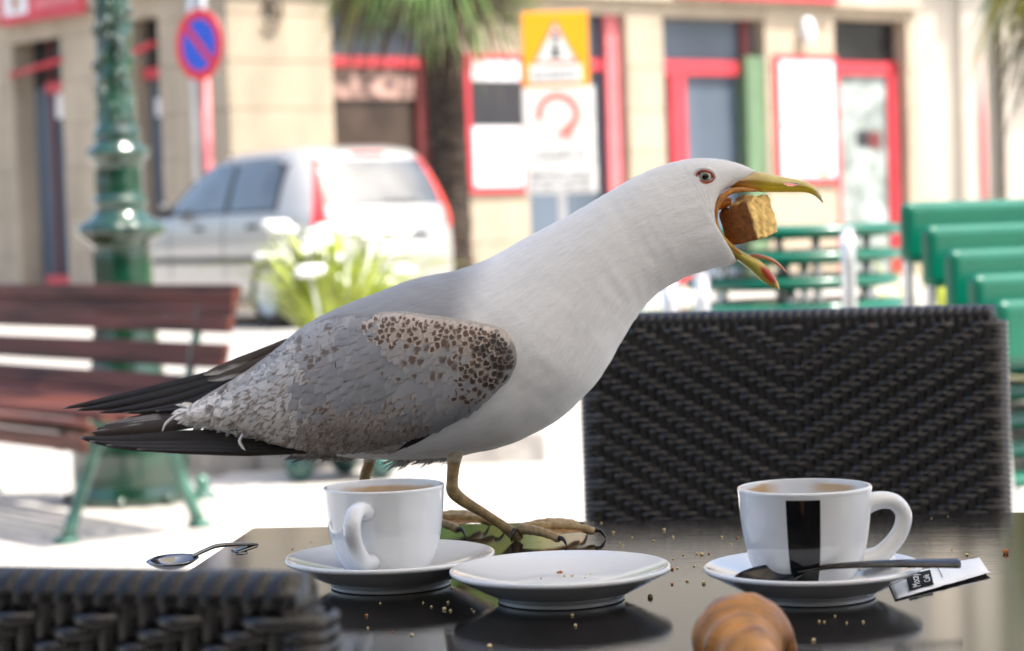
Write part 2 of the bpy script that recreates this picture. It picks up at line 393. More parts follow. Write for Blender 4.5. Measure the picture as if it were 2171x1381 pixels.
# drain pipe at the corner
mb = MB(); A = WL.hit(432, 300); mb.tube([WL.pt(A[0], -0.2, 0.09)-CORNER, WL.pt(A[0], 6, 0.09)-CORNER], 0.055, 10); mb.build('drain_pipe', MT['galv'], house)
# far return walls and roof closing the block
hb = MB(); a = WR.pt(T_R, 0)-CORNER; b = WL.pt(T_L, 0)-CORNER; e = a+b
for p, q in ((a, e), (b, e)):
    n0 = len(hb.v); hb.v += [tuple(p), tuple(q), (q.x, q.y, 8.5), (p.x, p.y, 8.5)]; hb.f.append((n0, n0+1, n0+2, n0+3))
n0 = len(hb.v); hb.v += [(0, 0, 8.52), (a.x, a.y, 8.52), (e.x, e.y, 8.52), (b.x, b.y, 8.52)]; hb.f.append((n0, n0+1, n0+2, n0+3))
hb.build('roof', MT['stone'], house, False)
# boards, sign band, lamp and bracket on the facade: things of their own
def board(w, x0, y0, x1, y1, label, cells, name='wall_board', cat='sign', frame=MT['red'], fw=0.08, po=0.0):
    r = w.rect(x0, y0, x1, y1); c = w.pt((r[0]+r[1])/2, r[2], 0.012+po)
    g = empty(name, c); tag(g, label, cat)
    def bx(nm, m, t0, t1, z0, z1, oa, ob):
        mb = MB().box(t0, t1, oa, ob, z0, z1, Matrix.Translation(CORNER+w.n*po-c) @ w.mtx()); return mb.build(nm, m, g, False)
    bx('backing', frame, r[0], r[1], r[2], r[3], 0.014, 0.05)
    bx('sheet', MT['board'] if po == 0 else frame, r[0]+fw, r[1]-fw, r[2]+fw, r[3]-fw, 0.052, 0.058)
    for (a0, b0, a1, b1, m) in cells:
        q = w.rect(a0, b0, a1, b1); bx('print', m, q[0], q[1], q[2], q[3], 0.060, 0.063)
    return g
board(WR, 985, 116, 1111, 410, 'red framed white poster board with a black band on the beige wall', [(994, 172, 1103, 268, MT['black'])])
board(WR, 1640, 118, 1773, 390, 'red framed white menu board beside the red shop door', [(1668, 262, 1745, 267, MT['greyprint']), (1668, 300, 1740, 303, MT['greyprint']), (1732, 355, 1748, 372, MT['yellow']), (1655, 262, 1668, 272, MT['yellow']), (1680, 140, 1740, 146, MT['greyprint'])])
board(WL, 18, -40, 200, 44, 'red fascia sign with a white emblem panel above the shop door', [(32, -20, 82, 34, MT['board']), (48, -8, 66, 24, MT['yellow']), (96, -6, 190, 12, MT['pinkred'])], 'fascia_sign', fw=0.02, po=.10)
# red band above the right wing
r = WR.rect(1418, -30, 1760, 3); c = WR.pt((r[0]+r[1])/2, r[2], 0.11); g = empty('fascia_sign', c); tag(g, 'long plain red fascia board over the menu board and door', 'sign')
MB().box(r[0], r[1], 0.115, 0.16, r[2], r[3], Matrix.Translation(CORNER-c) @ WR.mtx()).build('panel', MT['red'], g, False)
a = WR.hit(1699, 68); c = WR.pt(a[0], a[1], 0.0)
g = empty('wall_lamp', c); tag(g, 'white oval wall lamp on the beige wall above the menu board', 'lamp')
MB().ball((0, 0, 0), 0.11, 16, 10, (0.9, 0.8, 1.6)).build('globe', MT['board'], g).location = WR.n*0.12
MB().box(-0.05, 0.05, 0.0, 0.05, -0.08, 0.08, WR.mtx()).build('back_plate', MT['galv'], g, False)
a = WR.hit(572, 25); c = WR.pt(a[0], a[1], 0.0)
g = empty('wall_bracket', c); tag(g, 'dark curled iron bracket high on the plain stone pier', 'bracket')
mb = MB(); mb.tube([WR.n*0.06+WR.d*(0.11*math.cos(t))+Vector((0, 0, 0.16*math.sin(t))) for t in np.linspace(-2.6, 2.6, 20)], 0.022, 8); mb.build('scroll', MT['iron'], g)
MB().box(-0.03, 0.03, 0.0, 0.075, -0.03, 0.5, WR.mtx()).build('bar', MT['iron'], g, False)

# house beyond, its sunlight put into a paler stone colour
cx = P(1945, 300, 31).x
g = empty('pale_house', (cx+4.0, 31, 0)); tag(g, 'pale sunlit stone house with pilasters beyond the corner house', 'building')
MB().box(-4.3, 8, 0, 6, -0.3, 9).build('wall', MT['sunlit_pale_stone'], g, False)
for px in (1960, 2065, 2150):
    x = P(px, 300, 31).x-(cx+4.0); MB().box(x-0.17, x+0.17, -0.10, -0.004, -0.3, 8.8).build('pilaster', MT['sunlit_pale_stone'], g, False)
x = P(2118, 250, 31).x-(cx+4.0); MB().box(x-0.05, x+0.05, -0.14, -0.06, 0.5, 3.4).build('down_pipe', MT['iron'], g, False)
MB().box(-4.3, 8, -0.22, -0.12, 4.2, 4.5).build('string_course', MT['stone_trim'], g, False)
p = P(2085, 400, 26.0)
g = MB().tube([(0, 0, 0), (0, 0, 1.9), (-0.01, 0, 2.6)], [0.05, 0.045, 0.015], 8).build('red_pole', MT['pinkred']); g.location = (p.x, 26, ground_z(0, 26)); tag(g, 'slim faded red pole standing before the pale house', 'pole')

# ================================================================== NO PARKING SIGN
p = P(424, 95, 22.6); gz = ground_z(p.x, 22.6)
g = empty('no_parking_sign', (p.x, 22.6, gz)); tag(g, 'round blue no parking sign with red ring on a red pole', 'sign'); g.rotation_euler = (0, 0, R(-42))
zc = p.z-gz; rad = 0.36
My = Matrix.Rotation(R(90), 4, 'X')
def disc(r0, r1, y, th, m, nm):
    mb = MB(); pr = [(r0, 0), (r0, th), (r1, th), (r1, 0)] if r0 > 0 else [(0.0005, 0), (0.0005, th), (r1, th), (r1, 0)]
    mb.lathe(pr, 40, Matrix.Translation((0, y, zc)) @ My); return sharp(mb.build(nm, m, g))
disc(0, rad*0.76, 0.0, 0.012, MT['npblue'], 'blue_disc'); disc(rad*0.74, rad, 0.0, 0.016, MT['npred'], 'red_ring'); disc(0, rad, 0.012, 0.008, MT['galv'], 'back_plate')
MB().box(-rad*0.76, rad*0.76, -0.0175, -0.0125, -0.034, 0.034, Matrix.Translation((0, 0, zc)) @ Matrix.Rotation(R(45), 4, 'Y')).build('red_bar', MT['npred'], g, False)
MB().tube([(0, 0.05, 0), (0, 0.05, zc-rad*0.9)], 0.05, 10).build('lower_pole', MT['pinkred'], g)
MB().tube([(0, 0.05, zc-rad*0.9), (0, 0.05, zc+0.9)], 0.045, 10).build('upper_pole', MT['galv'], g)

# ================================================================== YELLOW WARNING SIGN POST
SY = 17.0
p0 = P(1180, 220, SY); gz = ground_z(p0.x, SY)
g = empty('warning_sign', (p0.x, SY, gz)); tag(g, 'post with yellow warning triangle above white red arrow turn plates', 'sign'); g.rotation_euler = (0, 0, 0)
def sp(px, py): q = P(px, py, SY); return (q.x-p0.x, q.z-gz)
def splate(nm, m, x0, y0, x1, y1, o0, o1):
    a = sp(x0, y0); b = sp(x1, y1); c = sp((x0+x1)/2, (y0+y1)/2); w = abs(b[0]-a[0])/2; h = abs(a[1]-b[1])/2
    mb = MB().box(c[0]-w, c[0]+w, o0, o1, c[1]-h, c[1]+h); return bevel(mb.build(nm, m, g, False), 0.012, 3)
splate('yellow_plate', MT['yellow'], 1105, 28, 1250, 183, -0.02, 0.0)
a = sp(1176, 42); b1 = sp(1128, 138); b2 = sp(1228, 135)
def tri(nm, m, k, o0, o1):
    c = ((a[0]+b1[0]+b2[0])/3, (a[1]+b1[1]+b2[1])/3); mb = MB(); q = [(c[0]+(v[0]-c[0])*k, c[1]+(v[1]-c[1])*k) for v in (a, b1, b2)]
    mb.v = [(x, o0, z) for x, z in q]+[(x, o1, z) for x, z in q]; mb.f = [(0, 1, 2), (3, 5, 4), (0, 3, 4, 1), (1, 4, 5, 2), (2, 5, 3, 0)]; mb.build(nm, m, g, False)
tri('triangle_border', MT['signred'], 1.0, -0.026, -0.021); tri('triangle_field', MT['signwhite'], 0.80, -0.031, -0.027)
splate('black_symbol', MT['black'], 1172, 68, 1184, 84, -0.036, -0.032); splate('black_symbol', MT['black'], 1173, 90, 1183, 98, -0.036, -0.032); splate('black_symbol', MT['black'], 1169, 103, 1187, 122, -0.036, -0.032)
splate('supplement_plate', MT['signwhite'], 1121, 140, 1234, 175, -0.028, -0.021)
for i in range(2): splate('lettering', MT['greyprint'], 1130, 150+i*12, 1225, 155+i*12, -0.031, -0.0285)
splate('turn_plate', MT['signwhite'], 1107, 188, 1264, 344, -0.02, 0.0)
c = sp(1183, 242); mb = MB(); rr = 0.143
mb.tube([(c[0]+rr*math.cos(t), -0.024, c[1]+rr*math.sin(t)) for t in np.linspace(R(195), R(-60), 30)], 0.027, 8, True, 0.15, up=(0, 1, 0))
mb.build('arrow_ring', MT['signred'], g)
e = (c[0]+rr*math.cos(R(-60)), c[1]+rr*math.sin(R(-60))); mb = MB()
q = [(e[0]-0.09, e[1]-0.03), (e[0]+0.025, e[1]+0.075), (e[0]+0.035, e[1]-0.055)]
mb.v = [(x, -0.029, z) for x, z in q]+[(x, -0.021, z) for x, z in q]; mb.f = [(0, 1, 2), (3, 5, 4), (0, 3, 4, 1), (1, 4, 5, 2), (2, 5, 3, 0)]; mb.build('arrow_head', MT['signred'], g, False)
for y in (318, 330): splate('lettering', MT['greyprint'], 1128, y, 1242, y+5, -0.024, -0.0205)
splate('lower_plate', MT['signwhite'], 1114, 350, 1267, 408, -0.02, 0.0)
for y in (362, 378, 394): splate('lettering', MT['greyprint'], 1124, y, 1256, y+7, -0.024, -0.0205)
x = sp(1190, 380)[0]; MB().tube([(x, 0.035, 0), (x, 0.035, sp(1180, 30)[1])], 0.033, 12).build('post', MT['galv'], g)

# ================================================================== PALMS
def fan_leaf(mb, origin, d, up, R_, n=22, spread=150, droop=0.35, rnd=random):
    d = d.normalized(); side = d.cross(up).normalized(); nrm = side.cross(d).normalized()
    for i in range(n):
        a = R(-spread/2+spread*i/(n-1)+rnd.uniform(-2, 2)); L = R_*(0.72+0.28*math.cos(a*0.7))*rnd.uniform(0.9, 1.05)
        q = d*math.cos(a)+side*math.sin(a); w = 0.013*R_/0.5; s_ = side*math.cos(a)-d*math.sin(a)
        p1 = origin+q*L*0.5+nrm*0.02; p2 = origin+q*L-Vector((0, 0, droop*L*rnd.uniform(0.3, 1.0)))
        n0 = len(mb.v); o_ = origin
        mb.v += [tuple(o_), tuple(p1-s_*w), tuple(p1+nrm*w*0.5), tuple(p1+s_*w), tuple(p2)]
        mb.f += [(n0, n0+1, n0+2), (n0, n0+2, n0+3), (n0+1, n0+4, n0+2), (n0+2, n0+4, n0+3)]
def palm(name, base, H, label, leafR, nleaf, trunk_r, tilt=(0, 0), seed=3):
    rnd = random.Random(seed); g = empty(name, base); tag(g, label, 'palm')
    mb = MB(); path = [(tilt[0]*t*t, tilt[1]*t*t, H*t) for t in np.linspace(0, 1, 26)]
    mb.tube(path, [trunk_r*(1.05-0.1*t+0.05*math.sin(t*70)) for t in np.linspace(0, 1, 26)], 20)
    for i, v in enumerate(mb.v):
        n = noise.noise(Vector(v)*9.0)*0.045; mb.v[i] = (v[0]*(1+n*2.0), v[1]*(1+n*2.0), v[2])
    for i in range(220):      # fibre tufts
        t = rnd.random(); a = rnd.uniform(0, 6.283); c = Vector((trunk_r*math.cos(a), trunk_r*math.sin(a), H*t)); c.x += tilt[0]*t*t; c.y += tilt[1]*t*t
        out = Vector((math.cos(a), math.sin(a), 0)); sd = Vector((-math.sin(a), math.cos(a), 0)); n0 = len(mb.v)
        mb.v += [tuple(c-sd*0.05-out*0.01), tuple(c+sd*0.05-out*0.01), tuple(c+out*rnd.uniform(0.02, 0.06)+Vector((0, 0, rnd.uniform(0.05, 0.13))))]; mb.f.append((n0, n0+1, n0+2))
    mb.build('trunk', MT['trunk'], g)
    top = Vector((tilt[0], tilt[1], H)); cr = empty('crown', (0, 0, 0)); cr.parent = g
    for i in range(nleaf):
        t = i/nleaf; a = i*2.399+rnd.uniform(-0.2, 0.2); el = R(75-118*t**0.8+rnd.uniform(-8, 8))
        d = Vector((math.cos(a)*math.cos(el), math.sin(a)*math.cos(el), math.sin(el)))
        pl = leafR*rnd.uniform(0.55, 0.9); tip = top+d*pl-Vector((0, 0, 0.12*pl))
        mb = MB(); mb.tube([top, top+d*pl*0.5, tip], [0.02, 0.012, 0.008], 6)
        fan_leaf(mb, tip, d-Vector((0, 0, 0.25+0.5*t)), Vector((0, 0, 1)), leafR*rnd.uniform(0.8, 1.05), 26, 165, 0.30+0.5*t, rnd)
        m = MT['palmdry'] if t > 0.86 else (MT['palmyellow'] if rnd.random() < 0.12+0.2*t else MT['palmleaf'])
        mb.build('leaf', m, cr, False, fix=False)
    return g
pp = P(955, 300, 22.4); gz = ground_z(0, 22.4)
palm('fan_palm', (pp.x, 22.4, gz), P(920, -175, 22.4).z-gz, 'shaggy fan palm with thick brown trunk behind the silver car', 0.95, 46, 0.185, (-0.12, 0), 5)
pp = P(2540, 300, 12.5)
palm('fan_palm', (pp.x, 12.5, ground_z(0, 12.5)), P(2380, -235, 12.5).z-ground_z(0, 12.5), 'fan palm whose frond tips hang in over the pale house', 0.75, 44, 0.14, (-0.30, 0), 11)

# ================================================================== CAR
car = empty('parked_car', (-1.0, 19.2, ground_z(0, 19.2))); car.rotation_euler = (0, 0, R(35)+R(90)); car.scale = (1.07, 1.05, 1.08)
tag(car, 'silver five door hatchback seen from behind, parked by the corner house', 'car')
LV = [(.20,.06,3.84,.78),(.35,.0,3.90,.83),(.55,-.02,3.90,.842),(.72,.0,3.84,.845),(.80,.02,3.62,.84),(.90,.05,3.12,.825),(.98,.09,2.86,.80),(1.10,.15,2.62,.765),(1.24,.24,2.36,.715),(1.35,.33,2.10,.66),(1.42,.42,1.86,.60),(1.46,.62,1.55,.47),(1.475,1.0,1.2,.15)]
def lev(z):
    for i in range(len(LV)-1):
        if LV[i][0] <= z <= LV[i+1][0]:
            t = (z-LV[i][0])/(LV[i+1][0]-LV[i][0]); return [LV[i][k]+(LV[i+1][k]-LV[i][k])*t for k in (1, 2, 3)]
    return list(LV[-1][1:])
EXP = 5.0
def side_y(x, z):
    a, b, w = lev(z); c = (a+b)/2; h = (b-a)/2; u = min(abs((x-c)/h), 0.9999); return w*(1-u**EXP)**(1/EXP)
def rear_x(y, z):
    a, b, w = lev(z); c = (a+b)/2; h = (b-a)/2; u = min(abs(y/w), 0.9999); return c-h*(1-u**EXP)**(1/EXP)
mb = MB(); zz = [l[0] for l in LV]; Z2 = []
for i in range(len(zz)-1): Z2 += [zz[i], (zz[i]+zz[i+1])/2]
Z2.append(zz[-1]); NC = 72; pts = []
for z in Z2:
    a, b, w = lev(z); c = (a+b)/2; h = (b-a)/2
    for j in range(NC):
        t = 2*math.pi*j/NC; ct, st = math.cos(t), math.sin(t)
        pts.append((c+h*math.copysign(abs(ct)**(2/EXP), ct), w*math.copysign(abs(st)**(2/EXP), st), z))
mb.grid(pts, len(Z2), NC, True); mb.cap(0, NC, True); mb.cap((len(Z2)-1)*NC, NC)
body = mb.build('body', MT['carpaint'], car)
def side_patch(nm, m, poly, s, off, par=car):     # polygon given as columns (x, zlow, zhigh)
    mb = MB(); pts = []
    for (x, z0, z1) in poly:
        for k in range(7):
            z = z0+(z1-z0)*k/6; pts.append((x, s*(side_y(x, z)+off), z))
    mb.grid(pts, len(poly), 7); return mb.build(nm, m, par)
def rear_patch(nm, m, y0, y1, z0, z1, off, par=car, n=10, slant=0.0):
    mb = MB(); pts = []
    for i in range(n+1):
        for k in range(7):
            z = z0+(z1-z0)*k/6; y = y0+(y1-y0)*i/n; y *= 1-slant*(z-z0)/(z1-z0); pts.append((rear_x(y, z)-off, y, z))
    mb.grid(pts, n+1, 7); return mb.build(nm, m, par)
for s in (1, -1):
    side_patch('window_surround', MT['cartrim'], [(x, .93, min(1.375, 1.375-max(0, x-1.75)**1.5*0.62)) for x in np.linspace(.52, 2.42, 16)], s, .004)
    w = side_patch('window', MT['carglass'], [(x, .95, min(1.35, 1.2+max(0, x-.56)*1.6)) for x in np.linspace(.56, 1.30, 8)], s, .009)
    side_patch('window', MT['carglass'], [(x, .95, min(1.355, 1.352-max(0, x-1.72)**1.5*0.66)) for x in np.linspace(1.38, 2.32, 12)], s, .009)
    side_patch('rubbing_strip', MT['cartrim'], [(x, .52, .575) for x in np.linspace(.75, 2.9, 10)], s, .012)
    for x in (.78, 1.72): side_patch('door_handle', MT['cartrim'], [(x+i*.04, .80, .835) for i in range(5)], s, .02)
    for x in (1.36, 2.36): side_patch('door_gap', MT['cartrim'], [(x, .3, .92), (x+.012, .3, .92)], s, .003)
    mb = MB(); mb.ball((2.28, s*.93, .98), .1, 12, 8, (.6, .9, .75)); mb.build('mirror', MT['cartrim'], car)
    # tall tail lamp wrapping the rear pillar
    mb = MB(); pts = []
    for k in range(11):
        z = .78+.58*k/10; a, b, w = lev(z); c = (a+b)/2; h = (b-a)/2; wd = 0.17*(1-.55*max(0, (k-3)/7))
        for i in range(7):
            f = i/6; t = math.pi-(0.40+0.07*k/10+(0.22-.13*k/10)*f)
            ct, st = math.cos(t), math.sin(t); 
            x = c+h*math.copysign(abs(ct)**(2/EXP), ct); y = w*abs(st)**(2/EXP)
            pts.append((x-.010, s*(y+.006), z))
    mb.grid(pts, 11, 7); mb.build('tail_lamp', MT['taillamp'], car)
    for x in (.62, 3.12):
        wl = empty('wheel', (x, s*.76, .29)); wl.parent = car
        Mx = Matrix.Rotation(R(90), 4, 'X')
        MB().lathe([(.19, -.09), (.27, -.095), (.29, -.06), (.29, .06), (.27, .095), (.19, .09)], 32, Mx).build('tyre', MT['tyre'], wl)
        MB().lathe([(.01, .05), (.08, .06), (.17, .07), (.19, .09)], 24, Mx @ Matrix.Scale(-s, 4, (0, 0, 1))).build('rim', MT['galv'], wl)
rear_patch('rear_window', MT['carglass'], -.60, .60, .96, 1.335, .008, slant=.10)
rear_patch('brake_light', MT['taillamp'], -.16, .16, 1.365, 1.395, .012)
rear_patch('hatch_handle', MT['cartrim'], -.34, .34, .70, .74, .016)
rear_patch('number_plate', MT['signwhite'], -.26, .26, .56, .665, .014)
rear_patch('bumper_strip', MT['cartrim'], -.72, .72, .36, .40, .012)
rear_patch('bumper', MT['carpaint'], -.76, .76, .24, .50, .035)
rear_patch('wiper', MT['cartrim'], -.30, .05, .985, 1.0, .02)

# ================================================================== LAMP POST
lp = P(262, 620, 8.2); g = empty('street_lamp', (lp.x+0.0, 8.2, 0)); tag(g, 'glossy green cast iron lamp post with ringed ornate shaft behind the bench', 'street lamp')
s_ = 8.2/4700
zpx = lambda y: 0.974-(y-507)*s_
prof = [(128, 1063), (128, 1040), (122, 1030), (124, 960), (120, 900), (112, 860), (96, 845), (84, 820), (74, 760), (68, 700), (64, 610), (62, 540), (60, 522), (70, 512), (88, 497), (90, 486), (84, 474), (66, 464), (55, 452), (52, 440), (58, 432), (58, 424), (51, 418), (50, 380), (50, 352), (56, 342), (64, 330), (65, 320), (56, 312), (46, 304), (50, 292), (50, 280), (42, 270), (39, 200), (37, 100), (35, 0), (33, -150), (31, -500), (36, -510), (36, -530), (28, -545), (22, -900)]
mb = MB(); SEG = 40; pts = []
fine = []
for i in range(len(prof)-1):
    n = max(1, int(abs(prof[i][1]-prof[i+1][1])/9)) if prof[i+1][1] > -200 else 2
    for k in range(n): f = k/n; fine.append((prof[i][0]+(prof[i+1][0]-prof[i][0])*f, prof[i][1]+(prof[i+1][1]-prof[i][1])*f))
fine.append(prof[-1])
for (r, y) in fine:
    z = zpx(y)
    for j in range(SEG):
        a = 2*math.pi*j/SEG; rr = r*s_
        if 468 < y < 512: rr *= 1+0.055*math.cos(a*12)          # leafy collar
        elif 305 < y < 345: rr *= 1+0.04*math.cos(a*14)
        elif -100 < y < 268:
            rr *= 1+0.07*max(0, math.sin(a*2+y*0.035))*max(0, math.sin(y*0.12+a*3))+0.03*noise.noise(Vector((math.cos(a)*3, math.sin(a)*3, y*0.06)))
        elif 352 < y < 418: rr *= 1+0.06*max(0, noise.noise(Vector((math.cos(a)*2.5, math.sin(a)*2.5, y*0.05))))
        elif y > 525: rr *= 1+0.012*math.cos(a*16)
        pts.append((rr*math.cos(a), rr*math.sin(a), z))
mb.grid(pts, len(fine), SEG, True); mb.cap(0, SEG, True); mb.build('post', MT['lampgreen'], g)
rl = random.Random(8)
for i in range(46):          # small cast leaves winding round the shaft
    y = 262-i*6.2+rl.uniform(-6, 6); a = -1.57+0.9*math.sin(i*.55)+rl.uniform(-.35, .35) if i % 3 else rl.uniform(0, 6.28); rr = 39*s_; c = Vector((rr*math.cos(a), rr*math.sin(a), zpx(y)))
    if y < -20: continue
    MB().ball(c, rl.uniform(.010, .019), 12, 8, (1, 1, 1.3)).build('cast_leaf', MT['lampgreen'], g)
for i in range(8):
    a = i*math.pi/4; MB().ball((0.235*math.cos(a), 0.235*math.sin(a), 0.02), 0.022, 8, 6).build('bolt', MT['lampgreen'], g)
# lantern head, above the frame
MB().lathe([(0.02, zpx(-900)), (0.12, zpx(-905)), (0.2, zpx(-1150)), (0.05, zpx(-1250)), (0.01, zpx(-1290))], 8).build('lantern', MT['lampgreen'], g, False)

# ================================================================== BENCH
bn = empty('park_bench', (-1.27, 7.25, 0)); tag(bn, 'brown slatted wooden park bench on pale green iron legs', 'bench')
A_ = Vector((-0.62, 0.785, 0)).normalized(); N_ = Vector((-0.785, -0.62, 0)).normalized()
BM = Matrix(((A_.x, N_.x, 0, 0), (A_.y, N_.y, 0, 0), (0, 0, 1, 0), (0, 0, 0, 1)))
slats = [(-.302, .787, 12, .050, .036), (-.290, .737, 14, .050, .022), (-.276, .683, 14, .056, .022), (-.252, .580, 14, .082, .022), (-.226, .478, 18, .072, .022), (-.198, .422, 35, .05, .022),
         (-.14, .405, 78, .066, .022), (-.06, .40, 88, .066, .022), (.02, .402, 92, .066, .022), (.10, .41, 94, .066, .022), (.18, .41, 100, .066, .022), (.245, .385, 140, .055, .022), (.268, .335, 172, .055, .022)]
for n_, z_, ang, w_, th in slats:
    m4 = BM @ Matrix.Translation((0, n_, z_)) @ Matrix.Rotation(R(ang), 4, 'X')
    o = MB().box(-.22, 1.85, -th/2, th/2, -w_/2, w_/2, m4).build('slat', MT['benchwood'], bn, False); bevel(o, 0.006)
for t in (0.0, 1.60):
    mb = MB(); ptsl = lambda l: [BM @ Vector((t, a, b)) for a, b in l]
    mb.tube(ptsl([(-.31, .80), (-.27, .64), (-.225, .46), (-.16, .385), (.0, .37), (.16, .385), (.235, .36), (.25, .30)]), .016, 8)
    mb.tube(ptsl([(-.18, .37), (-.16, .28), (-.19, .17), (-.235, .06), (-.25, .01)]), [.02, .024, .022, .022, .028], 8)
    mb.tube(ptsl([(.17, .37), (.13, .28), (.17, .18), (.215, .07), (.235, .01)]), [.02, .024, .022, .022, .028], 8)
    mb.tube(ptsl([(-.16, .28), (-.08, .335), (0, .35), (.08, .335), (.13, .28)]), .018, 8)
    for a in (-.255, .24):
        c = BM @ Vector((t, a, .012)); mb.ball(c, .045, 12, 8, (1, 1, .35))
    mb.build('leg_frame', MT['legiron'], bn)
# bolt seen under the near end
for n_, z_ in ((.22, .318),): MB().ball(BM @ Vector((.12, n_, z_)), .02, 8, 6).build('bolt', MT['galv'], bn)

# ================================================================== PLANTER WITH STRAP LEAVES
g = empty('planter', (-0.69, 8.72, 0)); tag(g, 'stone planter on dark green ball feet beside the kerb', 'planter')
MB().lathe([(0.001, .12), (.17, .12), (.19, .14), (.215, .46), (.235, .47), (.235, .52), (.21, .52), (.2, .47), (.001, .46)], 32).build('bowl', MT['potstone'], g)
for a in (200, 340, 90): MB().ball((.17*math.cos(R(a)), .17*math.sin(R(a)), .06), .06, 16, 12).build('ball_foot', MT['ballgreen'], g)
rnd = random.Random(4)
g = empty('strap_leaf_plant', (-0.69, 8.72, 0.45)); tag(g, 'bright green strap leaved plant with white flowers in the planter', 'plant')
for i in range(210):
    a = rnd.uniform(0, 6.283); L = rnd.uniform(.36, .72); out = rnd.uniform(.15, .75); mb = MB(); w = rnd.uniform(.010, .020); sd = Vector((-math.sin(a), math.cos(a), 0)); pts = []
    for k in range(6):
        t = k/5; r_ = .05+out*L*t; z = L*t*(1.15-.55*out*t*t-.2*t); c = Vector((r_*math.cos(a), r_*math.sin(a), z)); ww = w*(1-t**2.5)
        pts += [c-sd*ww, c+Vector((0, 0, -.003)), c+sd*ww]
    mb.grid(pts, 6, 3); mb.build('leaf', MT['strap'], g, True, fix=False)
for i in range(22):
    a = rnd.uniform(0, 6.283); r_ = rnd.uniform(0, .32); z = rnd.uniform(.25, .58); c = Vector((r_*math.cos(a), r_*math.sin(a), z)); mb = MB()
    mb.tube([(c.x*.3, c.y*.3, 0), c], .003, 5)
    for k in range(6): q = c+Vector((math.cos(k*1.05), math.sin(k*1.05), .3))*.03; mb.ball(q, .03, 8, 6, (1, 1, .6))
    mb.build('flower', MT['petal'], g)
p = on_z(430, 1046, 0.02)
o = MB().lathe([(.001, .09), (.02, .085), (.03, .06), (.022, .04), (.05, .012), (.055, 0)], 16).build('iron_stud', MT['legiron']); o.location = (p.x, p.y, 0); tag(o, 'small green iron floor stud beside the lamp base', 'stud')

# yucca and yellow plant behind the green chairs
def spiky(name, loc, n, Lmin, Lmax, m, label, seed, cat='plant'):
    rnd = random.Random(seed); g = empty(name, loc); tag(g, label, cat)
    for i in range(n):
        a = rnd.uniform(0, 6.283); el = R(rnd.uniform(35, 85)); L = rnd.uniform(Lmin, Lmax); d = Vector((math.cos(a)*math.cos(el), math.sin(a)*math.cos(el), math.sin(el))); sd = Vector((-math.sin(a), math.cos(a), 0)); pts = []
        for k in range(4):
            t = k/3; c = d*L*t-Vector((0, 0, .12*L*t*t)); ww = .02*(1-t)**.7+.001; pts += [c-sd*ww, c+sd*ww]
        MB().grid(pts, 4, 2).build('leaf', m, g, True, fix=False)
    return g
p = P(2165, 420, 9.0); spiky('yucca', (p.x, 9.0, 0.25), 60, .6, 1.0, MT['yucca'], 'yellow green spiky yucca behind the stacked chairs', 1)
p = P(2010, 420, 9.6); spiky('grass_tuft', (p.x, 9.6, 0.35), 46, .5, .82, MT['yucca'], 'smaller pale spiky tuft in front of the pale house', 2)

# ================================================================== GREEN CHAIRS
def tube_path(pts, n=24): return [tuple(v) for v in catmull(pts, n)]
def green_chair():
    g = empty('stacking_chair')
    b = MB(); pts = []                 # back panel, slightly bowed
    W2, z0, z1 = .225, .675, .80
    ob = MB().box(-W2, W2, -.02, .02, z0, z1); ob = ob.build('backrest', MT['plastic'], g, False); ob.location = (0, -.21, 0); bevel(ob, .018, 3)
    os_ = MB().box(-.21, .21, -.20, .21, .43, .455).build('seat', MT['plastic'], g, False); bevel(os_, .012, 3)
    for s in (-1, 1):
        MB().tube(tube_path([(s*.205, -.26, 0), (s*.205, -.215, .42), (s*.205, -.20, .58), (s*.205, -.205, .74)]), .0125, 10).build('leg', MT['alu'], g)
        MB().tube(tube_path([(s*.205, .24, 0), (s*.205, .20, .40), (s*.205, .17, .425)]), .0125, 10).build('leg', MT['alu'], g)
        MB().tube([(s*.205, -.205, .42), (s*.205, .19, .42)], .011, 8).build('side_rail', MT['alu'], g)
    return g
proto = green_chair()
FD = Vector((-.42, .908, 0)); yaw = math.atan2(-FD.x, FD.y)
pc = P(2085, 700, 4.75)
names = ['bottom green chair of the stack with aluminium legs beside the wicker chair', 'second green chair up in the stack beside the wicker chair', 'middle green chair of the stack of five beside the wicker chair', 'fourth green chair up, just under the top of the stack', 'topmost green chair of the stack beside the wicker chair']
for i in range(5):
    o = proto if i == 0 else copy_tree(proto)
    o.location = Vector((pc.x+.035, 4.55, 0)) + FD*(.075*i) + Vector((0, 0, .049*i)); o.rotation_euler = (0, 0, yaw)
    tag(o, names[i], 'chair', 'stacked green chairs')
def green_stool():
    g = empty('green_table'); W2 = .27
    mb = MB(); prof = [(.001, .468), (.23, .468), (.292, .464), (.30, .450), (.292, .436), (.23, .430), (.001, .430)]
    mb.lathe(prof, 40); ob = mb.build('table_top', MT['plastic'], g)
    for i in range(4):
        a = R(45+90*i); MB().tube(tube_path([(.20*math.cos(a), .20*math.sin(a), .43), (.215*math.cos(a), .215*math.sin(a), .25), (.25*math.cos(a), .25*math.sin(a), 0)], 10), .012, 8).build('leg', MT['alu'], g)
    MB().lathe([(.19, .40), (.205, .40), (.205, .385), (.19, .385)], 24).build('brace_ring', MT['cartrim'], g)
    return g
proto = green_stool(); pc = P(1685, 600, 6.2)
ords = ['lowest', 'second', 'third', 'fourth', 'fifth', 'sixth', 'seventh', 'topmost']
for i in range(8):
    o = proto if i == 0 else copy_tree(proto)
    o.location = (pc.x+.012*math.sin(i*2.1), 6.2+.01*math.cos(i*1.7), .069*i); o.rotation_euler = (0, 0, i*.13)
    tag(o, ords[i]+' low round green table top in the nested stack beyond the wicker chair', 'table', 'nested green tables')
pc2 = P(1540, 600, 5.6)
